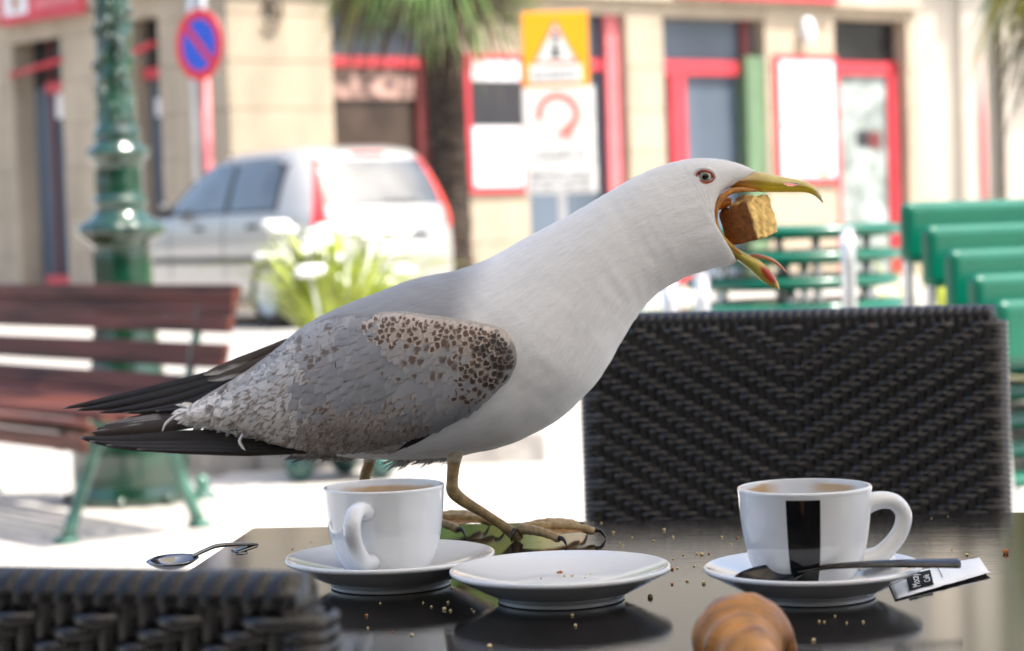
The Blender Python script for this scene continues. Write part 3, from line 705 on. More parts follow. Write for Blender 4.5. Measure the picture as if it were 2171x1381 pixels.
o = copy_tree(proto); o.location = (pc2.x, 5.6, .28); tag(o, 'round green table lifted on another beside the nested stack', 'table', 'nested green tables'); o.rotation_euler = (0, 0, .4)
o = copy_tree(proto); o.location = (pc2.x+.01, 5.61, .21); tag(o, 'round green table under the lifted one beside the nested stack', 'table', 'nested green tables'); o.rotation_euler = (0, 0, .5)
o = copy_tree(proto); o.location = (pc2.x+.01, 5.61, 0); tag(o, 'round green table standing on the paving beside the nested stack', 'table', 'nested green tables'); o.rotation_euler = (0, 0, .7)
# aluminium chair frames just behind the wicker chair
def alu_frame(loc, rz, label, ztop, hs=.26):
    g = empty('chair_frame', loc, rz); tag(g, label, 'chair', 'aluminium chair frames')
    for s in (-1, 1):
        MB().tube(tube_path([(s*.0, -.25, 0), (s*.0, -.24, ztop-.1), (0, -.21, ztop-.02), (0, -.15, ztop), (0, .1, ztop), (0, .18, ztop-.03), (0, .21, ztop-.12), (0, .23, 0)], 40), .0165, 10).build('arm_tube', MT['alu'], g).location = (s*hs, 0, 0)
    ob = MB().box(-hs+.016, hs-.016, -.2, .2, .42, .44).build('seat', MT['plastic'], g, False); bevel(ob, .008)
    MB().tube([(-hs, .2, .40), (hs, .2, .40)], .011, 8).build('cross_bar', MT['alu'], g)
    return g
q = P(1468, 640, 4.6); alu_frame((q.x, 4.75, 0), R(-4.7), 'low folded aluminium chair frame standing close behind the wicker chair', .845, .033)
q = P(1828, 560, 5.0); alu_frame((q.x-.26, 5.0+.22, 0), R(-9), 'tall aluminium chair frame with green seat before the nested tables', .93)

# ================================================================== CAFE TABLE
CFL = Vector((-0.214, 1.765, 0)); E1 = Vector((.9956, -.0932, 0)); E2 = Vector((-.0932, -.9956, 0)); TS = .78; TZ = .74
tb = empty('cafe_table', CFL+(E1+E2)*TS/2); tag(tb, 'dark glossy wood grain cafe table carrying the cups and the gull', 'table')
TM = Matrix(((E1.x, -E2.x, 0, 0), (E1.y, -E2.y, 0, 0), (0, 0, 1, 0), (0, 0, 0, 1)))
m, nt, b = newmat('dark_table_laminate')
vec = coords(nt, 'Object', (1.2, 16, 1)); v2 = coords(nt, 'Object', (1, 1, 1))
g1 = tex(nt, vec, 14, 6, 0.65, 0.6); g2 = tex(nt, vec, 60, 4, 0.6)
nt.links.new(mix(nt, mrange(nt, g1, 0.42, 0.68), (0.006, 0.005, 0.0048), (0.026, 0.0225, 0.021)), b.inputs['Base Color'])
nt.links.new(mrange(nt, tex(nt, v2, 22, 4), 0.3, 0.75, 0.02, 0.05), b.inputs['Roughness']); b.inputs['Specular IOR Level'].default_value = 0.42
b.inputs['Coat Weight'].default_value = 0.0
bump(nt, b, g1, 0.03, 0.002); MT['table'] = m
o = MB().box(-TS/2, TS/2, -TS/2, TS/2, TZ-.022, TZ).build('table_top', m, tb, False); o.rotation_euler = (0, 0, math.atan2(E1.y, E1.x)); bevel(o, .003, 2)
MB().tube([(0, 0, .03), (0, 0, TZ-.024)], .038, 16).build('pedestal', MT['rattan_core'], tb)
MB().lathe([(.001, .03), (.05, .03), (.24, .012), (.25, 0), (.001, 0)], 32).build('foot_plate', MT['rattan_core'], tb)

# ================================================================== WICKER CHAIRS
CW, ROWH, WP = .47, .0062, .0102
NW = int(round((CW-.03)/WP)); HB, HT = .45, .872; NR = int((HT-.016-HB)/ROWH)
def ribbon(path, half, th, axis):           # flat strand: path points with outward normals
    mb = MB(); pts = []
    for p, n in path:
        p = Vector(p); n = Vector(n)
        hh = half if not callable(half) else half(p)
        for a, c in ((-hh, -.0003), (-hh*.72, th*.75), (0, th), (hh*.72, th*.75), (hh, -.0003)): pts.append(p + axis*a + n*c)
    mb.grid(pts, len(path), 5); return mb
def wicker_chair():
    g = empty('wicker_chair')
    rail = MB(); TH = .014                    # half thickness of the back
    bk = empty('backrest'); bk.parent = g
    MB().box(-CW/2+.01, CW/2-.01, -.008, .008, HB-.02, HT-.014).build('core', MT['rattan_core'], bk, False).location = (0, .215, 0)
    zax = Vector((0, 0, 1)); protos = []
    for ph in range(4):
        path = []
        for side in (-1, 1):                  # front (-y) left to right, then back right to left
            ks = range(NW) if side < 0 else range(NW-1, -1, -1)
            seq = []
            for k in ks:
                x = (k-(NW-1)/2)*WP; kp = abs(k-(NW-1)//2); over = ((kp+ph) % 4) < 2
                seq.append((x, .0046 if over else -.0042))
            for i, (x, h) in enumerate(seq):
                path.append(((x, side*(TH+h), 0), (0, side, 0)))
                if i < len(seq)-1:
                    h2 = seq[i+1][1]; path.append((((x+seq[i+1][0])/2, side*(TH+(h+h2)/2+(.0012 if h > 0 and h2 > 0 else 0)), 0), (0, side, 0)))
            sx = 1 if side < 0 else -1        # wrap round the post
            for a in np.linspace(-80, 80, 7):
                ca, sa = math.cos(R(a)), math.sin(R(a))
                path.append(((sx*(CW/2-.017+.017*ca), (-side)*sa*(-1)*-1*(TH+.002) if False else side*(-sa)*(TH+.002), 0), (sx*ca, side*(-sa), 0)))
        path.append(path[0])
        protos.append(ribbon(path, ROWH*.50, .0024, zax).build('weft_strand', MT['rattan'], bk, True, fix=False))
    for r in range(NR):
        ph = r % 4
        o = protos[ph] if r < 4 else protos[ph].copy()
        if r >= 4: COL.objects.link(o)
        o.location = (0, .215, HT-.02-r*ROWH)
    path = []
    for s in (-1, 1):
        if s < 0:
            for z in np.linspace(HB, HT-.014, 8): path.append(((0, -TH-.0002, z), (0, -1, 0)))
        else:
            for z in np.linspace(HT-.014, HB, 8): path.append(((0, TH+.0002, z), (0, 1, 0)))
        if s < 0:
            for a in np.linspace(10, 170, 9): path.append(((0, -math.cos(R(a))*(TH+.002), HT-.014+math.sin(R(a))*.0135), (0, -math.cos(R(a)), math.sin(R(a)))))
    wp = ribbon(path, lambda p: WP*(.30 if p.z < HT-.03 else .49), .0013, Vector((1, 0, 0))).build('warp_strand', MT['rattan_warp'], bk, True, fix=False)
    for k in range(NW):
        o = wp if k == 0 else wp.copy()
        if k: COL.objects.link(o)
        o.location = ((k-(NW-1)/2)*WP, .215, 0)
    MB().tube([(-CW/2+.012, .215, HT-.0145), (CW/2-.012, .215, HT-.0145)], TH+.0012, 14).build('top_rail', MT['rattan'], bk)
    # end posts, seat, legs
    for s in (-1, 1):
        MB().tube([(s*(CW/2-.017), .215, 0), (s*(CW/2-.017), .215, HT-.016)], .0125, 10).build('post', MT['rattan_core'], g)
        MB().box(s*(CW/2-.02)-.018, s*(CW/2-.02)+.018, -.235, -.199, 0, .40).build('leg', MT['rattan_core'], g, False)
    o = MB().box(-CW/2, CW/2, -.24, .195, .40, .445).build('seat', MT['rattan'], g, False); bevel(o, .01)
    return g
wc = wicker_chair()
wc.location = (0, 0, 0)
far = wc; near = copy_tree(wc)
def place_back(o, cxy, front, scale=1.0):     # cxy: centre of the backrest on the ground plan
    f = Vector((front[0], front[1], 0)).normalized(); rz = math.atan2(f.x, -f.y)      # local front is -y
    M3 = Matrix.Rotation(rz, 3, 'Z'); off = M3 @ Vector((0, .215*scale, 0)); o.location = (cxy[0]-off.x, cxy[1]-off.y, 0); o.rotation_euler = (0, 0, rz); o.scale = (scale,)*3
q = P(1675, 800, 2.45); place_back(far, (q.x, 2.45), (-.22, -.975))
tag(far, 'dark woven wicker chair facing the gull across the table', 'chair', 'wicker chairs at the table')
ce = P(703, 1250, .915); dr = Vector((.955, -.297, 0)); cc = Vector((ce.x, .915, 0))-dr*(CW*.955/2)
place_back(near, (cc.x, cc.y), (.297, .955), .955)
tag(near, 'dark wicker chair with its back turned, drawn up to the table corner', 'chair', 'wicker chairs at the table')

# ================================================================== CROCKERY
def smooth_prof(pr, n): return [(max(.0003, a[0]), a[1]) for a in catmull([(p[0], p[1], 0) for p in pr], n)]
SAUCER = [(.0003, .0100), (.022, .0100), (.032, .0106), (.043, .0128), (.053, .0154), (.061, .0180), (.0655, .0198), (.0676, .0205), (.0690, .0200), (.0694, .0186), (.0684, .0172), (.0655, .0158), (.058, .0118), (.048, .0066), (.0405, .0030), (.0395, .0), (.0365, .0), (.0355, .0022), (.0003, .0022)]
def saucer(px, py, label, name='saucer', cat='saucer', sc=1.0):
    p = on_z(px, py, TZ+.0195); g = MB().lathe(smooth_prof(SAUCER, 90), 96).build(name, MT['porcelain']); g.location = (p.x, p.y, TZ+.0005); g.scale = (sc,)*3
    tag(g, label, cat, 'white crockery'); return p
cupmat = attr_mat('cup_porcelain', 'pig', 0.08, vary=0.02, coat=0.5, spec=0.55)
CUPO = [(.0003, .003), (.022, .003), (.0235, .0), (.0262, .0), (.0285, .003), (.0328, .0108), (.0359, .0220), (.0379, .035), (.0390, .047), (.0396, .0565), (.0399, .0592), (.0396, .0603), (.0385, .0604), (.0377, .0596), (.0371, .050), (.0357, .036), (.0325, .020), (.025, .0095), (.014, .0068), (.0003, .0065)]
def cup(loc, rz, stain, label, stripe=None, seed=1):
    g = empty('coffee_cup', loc, rz); tag(g, label, 'cup', 'white crockery')
    pr = smooth_prof(CUPO, 110); o = MB().lathe(pr, 120).build('bowl', cupmat, g)
    base = (.76, .775, .785); cols = np.tile(np.array(base), (len(o.data.vertices), 1)); tan = np.array((.55, .33, .12))
    rnd = random.Random(seed)
    for i, v in enumerate(o.data.vertices):
        r_ = math.hypot(v.co.x, v.co.y); z = v.co.z
        inner = (r_ < .0379 and z > .0066 and i >= 110*0 and r_ < np.interp(z, [0, .0115, .023, .036, .048, .0565], [.026, .0305, .0340, .0363, .0378, .0387]))
        if inner:
            a = math.atan2(v.co.y, v.co.x); k = 0
            for (a0, hw, z0, z1) in stain:
                da = abs((a-a0+math.pi) % (2*math.pi)-math.pi)
                zz0 = z0+.003*noise.noise(Vector((a*3, seed, 0))); zz1 = z1+.0025*noise.noise(Vector((a*2.2, seed+3, 0)))
                k = max(k, float(sstep(hw*1.35, hw*.45, da))*float(sstep(zz0-.0015, zz0+.001, z))*float(sstep(zz1+.0012, zz1-.001, z))*(.85+.15*noise.noise(Vector((a*4, z*200, seed)))))
            cols[i] = cols[i]*(1-k)+tan*k
            if z < .016: cols[i] = cols[i]*.15+np.array((.06, .03, .012))*.85
    set_col(o, cols)
    hp = catmull([(.0365, 0, .0465), (.045, 0, .0490), (.0545, 0, .0475), (.0600, 0, .0400), (.0585, 0, .0300), (.0520, 0, .0205), (.0435, 0, .0135), (.0305, 0, .0105)], 40)
    rad = [.0066-.0016*math.sin(math.pi*min(1, k/39*1.05)) for k in range(40)]
    MB().tube([tuple(v) for v in hp], rad, 14, True, 1.12, up=(0, 1, 0)).build('handle', MT['porcelain'], g)
    if stripe:
        a0, hw = stripe; zs = np.linspace(.0015, .0565, 30); rr = np.interp(zs, [.0, .003, .0115, .023, .036, .048, .0565], [.0265, .0275, .0305, .0338, .0366, .0385, .0395])
        prr = np.interp(zs, [p_[1] for p_ in pr[10:64]], [p_[0] for p_ in pr[10:64]])
        MB().lathe([(r_+.00022, z) for r_, z in zip(prr, zs)], 24, None, a0-hw, a0+hw).build('stripe', MT['inkblack'], g, fix=False)
    return g
pL = saucer(827, 1179, 'white saucer under the plain cup with its handle towards the viewer')
cup((pL.x-.0025, pL.y, TZ+.0108), R(-107), [(R(188), R(62), .047, .0555)], 'plain white coffee cup in front of the gull, crema left inside', None, 1).scale = (1, 1, .92)
pM = saucer(1188, 1206, 'empty white plate holding only a few pastry crumbs', 'plate', 'plate', 1.0)
pR = saucer(1722, 1199, 'white saucer holding the striped cup and a dark spoon', sc=.965)
gR = cup((pR.x-.0035, pR.y, TZ+.0104), R(6), [(R(130), R(26), .049, .0572), (R(46), R(24), .0515, .0572)], 'white coffee cup with a black vertical stripe, almost drunk up', (R(-105), R(14.5)), 5); gR.scale = (1.03, 1.03, .965)

def spoon(name, path_px, label, m, bowl, Yfun, group='teaspoons'):
    pass
def make_spoon(loc, rz, ry, label, m, L=.118, bl=.036, bw=.0125, ar=1.0, rx=0.0):
    g = empty('teaspoon', loc); tag(g, label, 'spoon', 'teaspoons'); g.rotation_euler = (rx, ry, rz)
    # bowl from x=0..bl, handle to L
    pts = []
    for i in range(15):
        t = i/14; x = bl*t; w = bw*math.sin(math.pi*min(1, max(.0, t*.94+.03)))**.62
        for j in range(11):
            u = -1+2*j/10; pts.append((x, w*u, .0068-.0068*(1-u*u)*math.sin(math.pi*t)**.8+.0015*t))
    mb = MB().grid(pts, 15, 11); o = mb.build('bowl', m, g); md = o.modifiers.new('thick', 'SOLIDIFY'); md.thickness = .0011
    hp = catmull([(bl-.003, 0, .0075), (bl+.006, 0, .0085+.0023*ar), (bl+.018, 0, .0095+.004*ar), (bl+.045, 0, .0095+.002*ar), (L-.01, 0, .0075), (L, 0, .0068)], 26); pts = []
    for i, v in enumerate(hp):
        t = i/25; w = .0022+.0042*sstep(.25, .95, t); w *= math.sqrt(max(0, 1-max(0, (t-.93)/.075)**2)) if t > .93 else 1
        for j in range(8):
            a = 2*math.pi*j/8; pts.append((v[0], w*math.cos(a), v[2]+.0014*math.sin(a)+.0006*math.cos(a)**2))
    mb = MB().grid(pts, 26, 8, True); mb.cap(0, 8); mb.cap(25*8, 8, True); mb.build('handle', m, g)
    return g
# spoon half over the table's left edge
a = on_z(314, 1214, TZ); b = on_z(524, 1192, TZ)
make_spoon((a.x, a.y, TZ+.0005), math.atan2(b.y-a.y, b.x-a.x), 0, 'steel teaspoon lying at the table corner, bowl over the edge', MT['steel'], L=(b-a).length, bw=.0150, rx=R(5))
# spoon resting in the striped cup's saucer
s0 = Vector((pR.x-.0500, pR.y-.030, TZ+.0125)); s1 = P(2036, 1200, pR.y-.040); dv = s1-s0
make_spoon(s0, math.atan2(dv.y, dv.x), -math.asin((dv.z-.005)/dv.length), 'dark teaspoon lying across the saucer of the striped cup', MT['darksteel'], L=dv.length, bl=.040, bw=.0125, ar=.1, rx=R(18))

# sugar sachet on the table under the saucer's edge
q = [on_z(1880, 1226, TZ+.0012), on_z(1898, 1270, TZ+.001), on_z(2098, 1214, TZ+.002), on_z(2076, 1182, TZ+.003)]
sg = empty('sugar_sachet', q[0]); tag(sg, 'white paper sugar sachet with a black printed patch beside the saucer', 'sachet')
mb = MB(); pts = []; NS = 26; MS = 9
def sach(u, v):
    A = q[0].lerp(q[3], u); B = q[1].lerp(q[2], u); p = A.lerp(B, v)
    p = p + Vector((0, 0, .0032*math.sin(math.pi*v)**.7*min(1, (1-u)*9)*min(1, .15+u*5)+.0007*noise.noise(Vector((u*9, v*5, 3)))))
    if u > .98: p += (q[3]-q[0]).normalized()*(.0012 if int(v*17) % 2 else 0)
    return p
for i in range(NS):
    for j in range(MS): pts.append(sach(i/(NS-1), j/(MS-1))-q[0])
o = mb.grid(pts, NS, MS).build('paper', MT['paper'], sg); md = o.modifiers.new('thick', 'SOLIDIFY'); md.thickness = .0004
_sg = [sach(i/70, j/30) for i in range(71) for j in range(31)]; _sp = np.array([proj(p_) for p_ in _sg])
def sz(h, w):         # point of the printed patch: h across (0 left, 1 right), w up the picture of the patch
    A, B, C, D = (np.array(k) for k in ((1928, 1252), (1980, 1240), (1972, 1208), (1920, 1220)))
    t = (A*(1-h)+B*h)*(1-w)+(D*(1-h)+C*h)*w; k = int(((_sp-t)**2).sum(1).argmin()); return on_z(t[0], t[1], _sg[k].z+.0005)
MT['matteprint'] = mat('matte_black_print', (.006, .006, .007), .85, var=.1, spec=.15)
MB().grid([sz(i/10, j/8)-q[0] for i in range(11) for j in range(9)], 11, 9).build('black_patch', MT['matteprint'], sg)
def text_on(words, u0, u1, v0, v1, m, par, nm='lettering'):
    c = bpy.data.curves.new('txt', 'FONT'); c.body = words; t = bpy.data.objects.new('txt', c); COL.objects.link(t)
    bpy.context.view_layer.update(); dg = bpy.context.evaluated_depsgraph_get(); me = bpy.data.meshes.new_from_object(t.evaluated_get(dg)); bpy.data.objects.remove(t)
    xs = [v.co.x for v in me.vertices]; ys = [v.co.y for v in me.vertices]; x0, x1, y0, y1 = min(xs), max(xs), min(ys), max(ys)
    for v in me.vertices:        # reading direction runs across the sachet (up in v reversed)
        a = (v.co.x-x0)/(x1-x0); bb = (v.co.y-y0)/(y1-y0)
        v.co = sz(u1-(u1-u0)*bb, v0+(v1-v0)*a)-q[0]+Vector((0, -.0002, .0003))
    me.name = nm; me.materials.clear(); me.materials.append(m); o = bpy.data.objects.new(nm, me); COL.objects.link(o); o.parent = par; return o
text_on('Mocay', .16, .58, .10, .92, MT['paper'], sg); text_on('Café', .66, .90, .26, .72, MT['paper'], sg)
MB().grid([sach(.50+.014*i, .3+.5*j/4)-q[0]+Vector((0, -.0002, .0006)) for i in range(2) for j in range(5)], 2, 5).build('grey_print', MT['greyprint'], sg)
# torn sachet corner lying in the saucer behind the striped cup
g = empty('torn_sachet', (pR.x+.041, pR.y+.016, TZ+.0155)); tag(g, 'torn black and white sachet scrap in the saucer behind the striped cup', 'paper')
MB().grid([(x*.014, y*.011+.002*x, .0035*noise.noise(Vector((x*1.3, y*1.7, 1)))+.002+.002*x) for x in np.linspace(-1, 1, 7) for y in np.linspace(-1, 1, 6)], 7, 6).build('scrap', MT['paper'], g).modifiers.new('t', 'SOLIDIFY').thickness = .0004
MB().grid([(x*.008-.004, y*.007-.003, .006+.001*x) for x in np.linspace(-1, 1, 4) for y in np.linspace(-1, 1, 4)], 4, 4).build('black_print', MT['inkblack'], g).modifiers.new('t', 'SOLIDIFY').thickness = .0003

# ================================================================== CRUMBS
def crumb_mesh(seed):
    b = bmesh.new(); bmesh.ops.create_icosphere(b, subdivisions=2, radius=1)
    for v in b.verts: v.co *= 1+.45*noise.noise(v.co*1.6+Vector((seed, 0, 0)))
    me = bpy.data.meshes.new('crumb'); b.to_mesh(me); b.free(); return me
cm = [crumb_mesh(i*7.3) for i in range(4)]
for i, me in enumerate(cm): me.materials.append(MT['crustcrumb'] if i == 3 else MT['crumbmat'])
rnd = random.Random(12)
spots = [(1408, 1125, 5), (1427, 1140, 4), (1530, 1140, 3), (1563, 1142, 3.5, 3), (1550, 1155, 3), (1478, 1176, 4), (1488, 1177, 5), (1503, 1175, 3, 3), (1448, 1178, 3), (1427, 1186, 3), (1472, 1201, 3), (1425, 1208, 4.5, 3), (1436, 1206, 3), (1425, 1240, 3.5, 3), (1457, 1233, 4), (1492, 1238, 6), (1379, 1268, 7), (2132, 1174, 9, 3), (2050, 1178, 4.5), (1880, 1160, 3, 3),
         (777, 1307, 4, 3), (806, 1280, 2.5), (897, 1279, 2.5), (915, 1288, 3), (943, 1293, 5), (955, 1296, 3.5), (950, 1279, 4), (833, 1341, 2.5, 3), (874, 1348, 4), (780, 1333, 3), (1000, 1293, 2.5), (1005, 1298, 3), (1038, 1372, 5), (1220, 1328, 4), (1213, 1306, 4), (1737, 1319, 3), (1748, 1320, 2.5), (1795, 1322, 2.5), (1830, 1320, 3), (1725, 1359, 4), (1770, 1308, 2.5), (1275, 1110, 3), (1300, 1130, 4), (1313, 1153, 3), (1320, 1157, 3), (1386, 1148, 3), (1340, 1140, 2.5), (1975, 1100, 2), (2010, 1096, 2), (2018, 1166, 2.5), (660, 1150, 2), (620, 1165, 2.5, 3)]
for s in spots:
    p = on_z(s[0], s[1], TZ); k = s[3] if len(s) > 3 else rnd.randrange(3); o = bpy.data.objects.new('crumb', cm[k]); COL.objects.link(o)
    r_ = s[2]/3200*.8; o.scale = (r_*rnd.uniform(.8, 1.3), r_*rnd.uniform(.8, 1.2), r_*.8); o.location = (p.x, p.y, TZ+r_*.55); o.rotation_euler = (0, 0, rnd.uniform(0, 6))
    wh = 'by the plain cup' if s[0] < 1100 and s[1] > 1250 else 'behind the plain cup' if s[0] < 700 else "beside the gull's foot" if s[0] < 1400 and s[1] < 1170 else 'before the empty plate' if s[0] < 1390 else 'between plate and striped cup' if s[0] < 1600 else 'between croissant and striped cup' if s[1] > 1290 else 'beyond the sugar sachet'
    tag(o, ('brown crust' if k == 3 else 'pale bread')+' crumb on the table '+wh, 'crumb', 'crumbs on the table '+wh)
for s in [(1187, 1217, 9, 3), (1197, 1222, 5), (1210, 1213, 6), (1213, 1222, 5), (1230, 1215, 5), (1253, 1219, 5), (1147, 1227, 2.5, 3), (1222, 1210, 3), (1240, 1225, 3)]:
    p = on_z(s[0], s[1], TZ+.0108); k = s[3] if len(s) > 3 else rnd.randrange(3); o = bpy.data.objects.new('crumb', cm[k]); COL.objects.link(o)
    r_ = s[2]/3200*.6; o.scale = (r_*1.2, r_, r_*.8); o.location = (p.x, p.y, TZ+.0106+r_*.5); o.rotation_euler = (0, 0, rnd.uniform(0, 6))
    tag(o, 'brown crust crumb left on the empty plate' if k == 3 else 'pale bread crumb left on the empty plate', 'crumb', 'crumbs on the plate')

# ================================================================== CROISSANT
cm_ = attr_mat('croissant_crust', 'pig', 0.38, 0.35, ('Object', (1, 1, 1)), 160, coat=0.25, vary=0.25, vs=70, bd=0.002)
cp = P(1592, 1381, 1.085)
g = empty('croissant', (cp.x, 1.085, TZ)); tag(g, 'golden baked croissant lying end on before the striped cup', 'croissant')
pts = []; cols = []; NSg, NCg = 120, 36
for i in range(NSg):
    t = -1+2*i/(NSg-1); ang = t*1.15
    cxx = .012*(1-math.cos(ang))*4; cyy = .062*math.sin(ang)
    env = max(.0, 1-abs(t)**2.4)**.6; rr = .0065+.0215*env
    ring = (abs(t)*5.2) % 1.0; ridge = .86+.22*(ring**.6 if ring < .8 else (.8**.6)*(1-(ring-.8)/.2)+0*ring)
    for j in range(NCg):
        a = 2*math.pi*j/NCg; n = 1+.05*noise.noise(Vector((t*6, math.cos(a)*2, math.sin(a)*2))); r2 = rr*ridge*n*(1+.04*math.cos(a*2))
        x = cxx+r2*math.cos(a)*math.cos(ang*.8); y = cyy-r2*math.cos(a)*math.sin(ang*.8); z = rr*.93+r2*math.sin(a)*.95+.004*env
        pts.append((x, y, z))
        gold = np.array((.58, .26, .05)); brown = np.array((.17, .05, .012)); k = np.clip(.25+.75*ring-.25*math.sin(a)+.5*noise.noise(Vector((t*8, a, 3))), 0, 1)
        if ring > .82: k *= .3
        cols.append(gold*(1-k)+brown*k)
mb = MB().grid(pts, NSg, NCg, True); mb.cap(0, NCg); mb.cap((NSg-1)*NCg, NCg); o = mb.build('pastry', cm_, g); set_col(o, np.array(cols)); g.rotation_euler = (0, 0, R(-14)); g.scale = (.74, .74, .80); g.location.y += .02; g.location.x += -.004

# ================================================================== SEAGULL
YG = 1.665
gull = empty('seagull', on_z(1110, 1150, TZ)); GL = gull.location.copy()
tag(gull, 'white gull with grey brown wings on the table, bill wide open around bread', 'gull')
SEC = [((1600,362),(1556,394),.0055),((1572,350),(1528,410),.0105),((1538,341),(1513,440),.0150),((1508,337),(1512,474),.0185),((1482,336),(1520,505),.0205),((1455,338),(1533,535),.0225),((1418,346),(1560,557),.0245),
       ((1370,364),(1500,574),.0275),((1325,386),(1440,597),.0310),((1270,417),(1390,627),.0350),((1190,463),(1352,667),.0415),((1110,508),(1320,715),.0490),((1030,549),(1290,772),.0575),
       ((960,575),(1243,838),.0640),((890,590),(1168,899),.0680),((810,615),(1072,944),.0690),((730,648),(962,967),.0670),((662,682),(842,974),.0610),((606,722),(720,967),.0520),((556,775),(622,950),.0390),((482,832),(530,930),.0240),((400,862),(412,905),.0110)]
NB, NT = 150, 64
arr = catmull([(s[0][0], s[0][1], s[1][0], s[1][1], s[2]) for s in SEC], NB)
pts = []; meta = []
for i, q in enumerate(arr):
    T = P(q[0], q[1], YG); B = P(q[2], q[3], YG); C = (T+B)/2; h = (T-B)/2; w = q[4]
    for j in range(NT):
        a = 2*math.pi*j/NT; c, s = math.cos(a), math.sin(a)
        e = .88
        p = C + h*c + Vector((0, -1, 0))*(w*math.copysign(abs(s)**e, s))
        px, py = proj(p)
        # soft clumps and folds of the plumage
        nv = Vector((p.x*26, p.y*26, p.z*26)); amp = .0014*min(1, w/.03)
        p += (p-C).normalized()*(amp*noise.noise(nv)+.0006*min(1, w/.03)*noise.noise(Vector((i*.55, j*.22, 1.0))))
        ck = math.exp(-((px-1480)/45)**2-((py-455)/55)**2)*(s > 0)
        p += Vector((0, 1, 0))*(.0011*ck*math.sin(py*.20+px*.05+1.5*noise.noise(Vector((px*.02, py*.02, 0)))))
        nk = float(sstep(1100, 1250, px))*float(sstep(1480, 1380, px)); p += (p-C).normalized()*(.0011*nk*noise.noise(Vector(((px+py)*.011, (px-py)*.006, 4+s))))
        pts.append(p-GL); meta.append((px, py, c, s, i))
mb = MB().grid(pts, NB, NT, True); mb.cap(0, NT, True); mb.cap((NB-1)*NT, NT)
uvs = [(m[4]/NB, j_) for m in meta for j_ in (0,)]
white = np.array((.84, .84, .835)); grey = np.array((.30, .305, .325)); orange = np.array((.62, .20, .03))
cols = []
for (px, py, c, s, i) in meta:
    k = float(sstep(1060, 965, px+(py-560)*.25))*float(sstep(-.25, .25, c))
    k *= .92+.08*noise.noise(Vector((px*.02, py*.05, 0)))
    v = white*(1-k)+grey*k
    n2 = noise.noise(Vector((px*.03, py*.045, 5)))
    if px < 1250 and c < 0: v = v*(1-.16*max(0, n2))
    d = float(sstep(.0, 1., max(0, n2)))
    if i < 46:      # lining of the gape
        g_ = float(sstep(-.90, -.97, c))*float(sstep(2, 8, i))*float(sstep(46, 40, i)); v = v*(1-g_)+orange*g_
    cols.append(v)
m, nt, b = newmat('gull_plumage')
at = nt.nodes.new('ShaderNodeAttribute'); at.attribute_name = 'pig'
uvn = nt.nodes.new('ShaderNodeUVMap'); uvn.uv_map = 'flow'; mp = nt.nodes.new('ShaderNodeMapping'); nt.links.new(uvn.outputs[0], mp.inputs[0]); mp.inputs['Scale'].default_value = (26, 90, 1)
n1 = tex(nt, mp.outputs[0], 1.0, 5, .6, .4); mp2 = nt.nodes.new('ShaderNodeMapping'); nt.links.new(uvn.outputs[0], mp2.inputs[0]); mp2.inputs['Scale'].default_value = (120, 520, 1); n2_ = tex(nt, mp2.outputs[0], 1.0, 3, .6)
sm = math_(nt, 'ADD', math_(nt, 'MULTIPLY', n1, .6), math_(nt, 'MULTIPLY', n2_, .4))
vm = nt.nodes.new('ShaderNodeVectorMath'); vm.operation = 'SCALE'; nt.links.new(at.outputs['Color'], vm.inputs[0]); nt.links.new(mrange(nt, sm, .3, .7, .93, 1.03), vm.inputs['Scale'])
nt.links.new(vm.outputs[0], b.inputs['Base Color']); b.inputs['Roughness'].default_value = .75; b.inputs['Specular IOR Level'].default_value = .2
b.inputs['Sheen Weight'].default_value = .12; b.inputs['Sheen Roughness'].default_value = .5
bump(nt, b, sm, .55, .0024); MT['plumage'] = m
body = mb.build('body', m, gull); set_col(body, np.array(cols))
uvl = body.data.uv_layers.new(name='flow'); 
for poly in body.data.polygons:
    js = [body.data.loops[l].vertex_index % NT for l in poly.loop_indices]; wrap = max(js)-min(js) > NT//2
    for l in poly.loop_indices:
        vi = body.data.loops[l].vertex_index; j = vi % NT; j = j+NT if wrap and j < NT//2 else j
        uvl.data[l].uv = ((vi//NT)/NB, j/NT)

# --- near side depth field of the body, as the carrier for wing and feathers
smp = np.array([(m_[0], m_[1], YG-(p_.y+GL.y)) for m_, p_ in zip(meta, pts) if m_[3] > -.05])
smp = smp[np.argsort(smp[:, 0])]
def bodyD(px, py):
    px = np.atleast_1d(px).astype(float); py = np.atleast_1d(py).astype(float); out = np.zeros(len(px))
    for i in range(len(px)):
        d2 = (smp[:, 0]-px[i])**2+(smp[:, 1]-py[i])**2; ix = np.argpartition(d2, 6)[:6]; w = 1/(d2[ix]+4); out[i] = (smp[ix, 2]*w).sum()/w.sum()
    return out
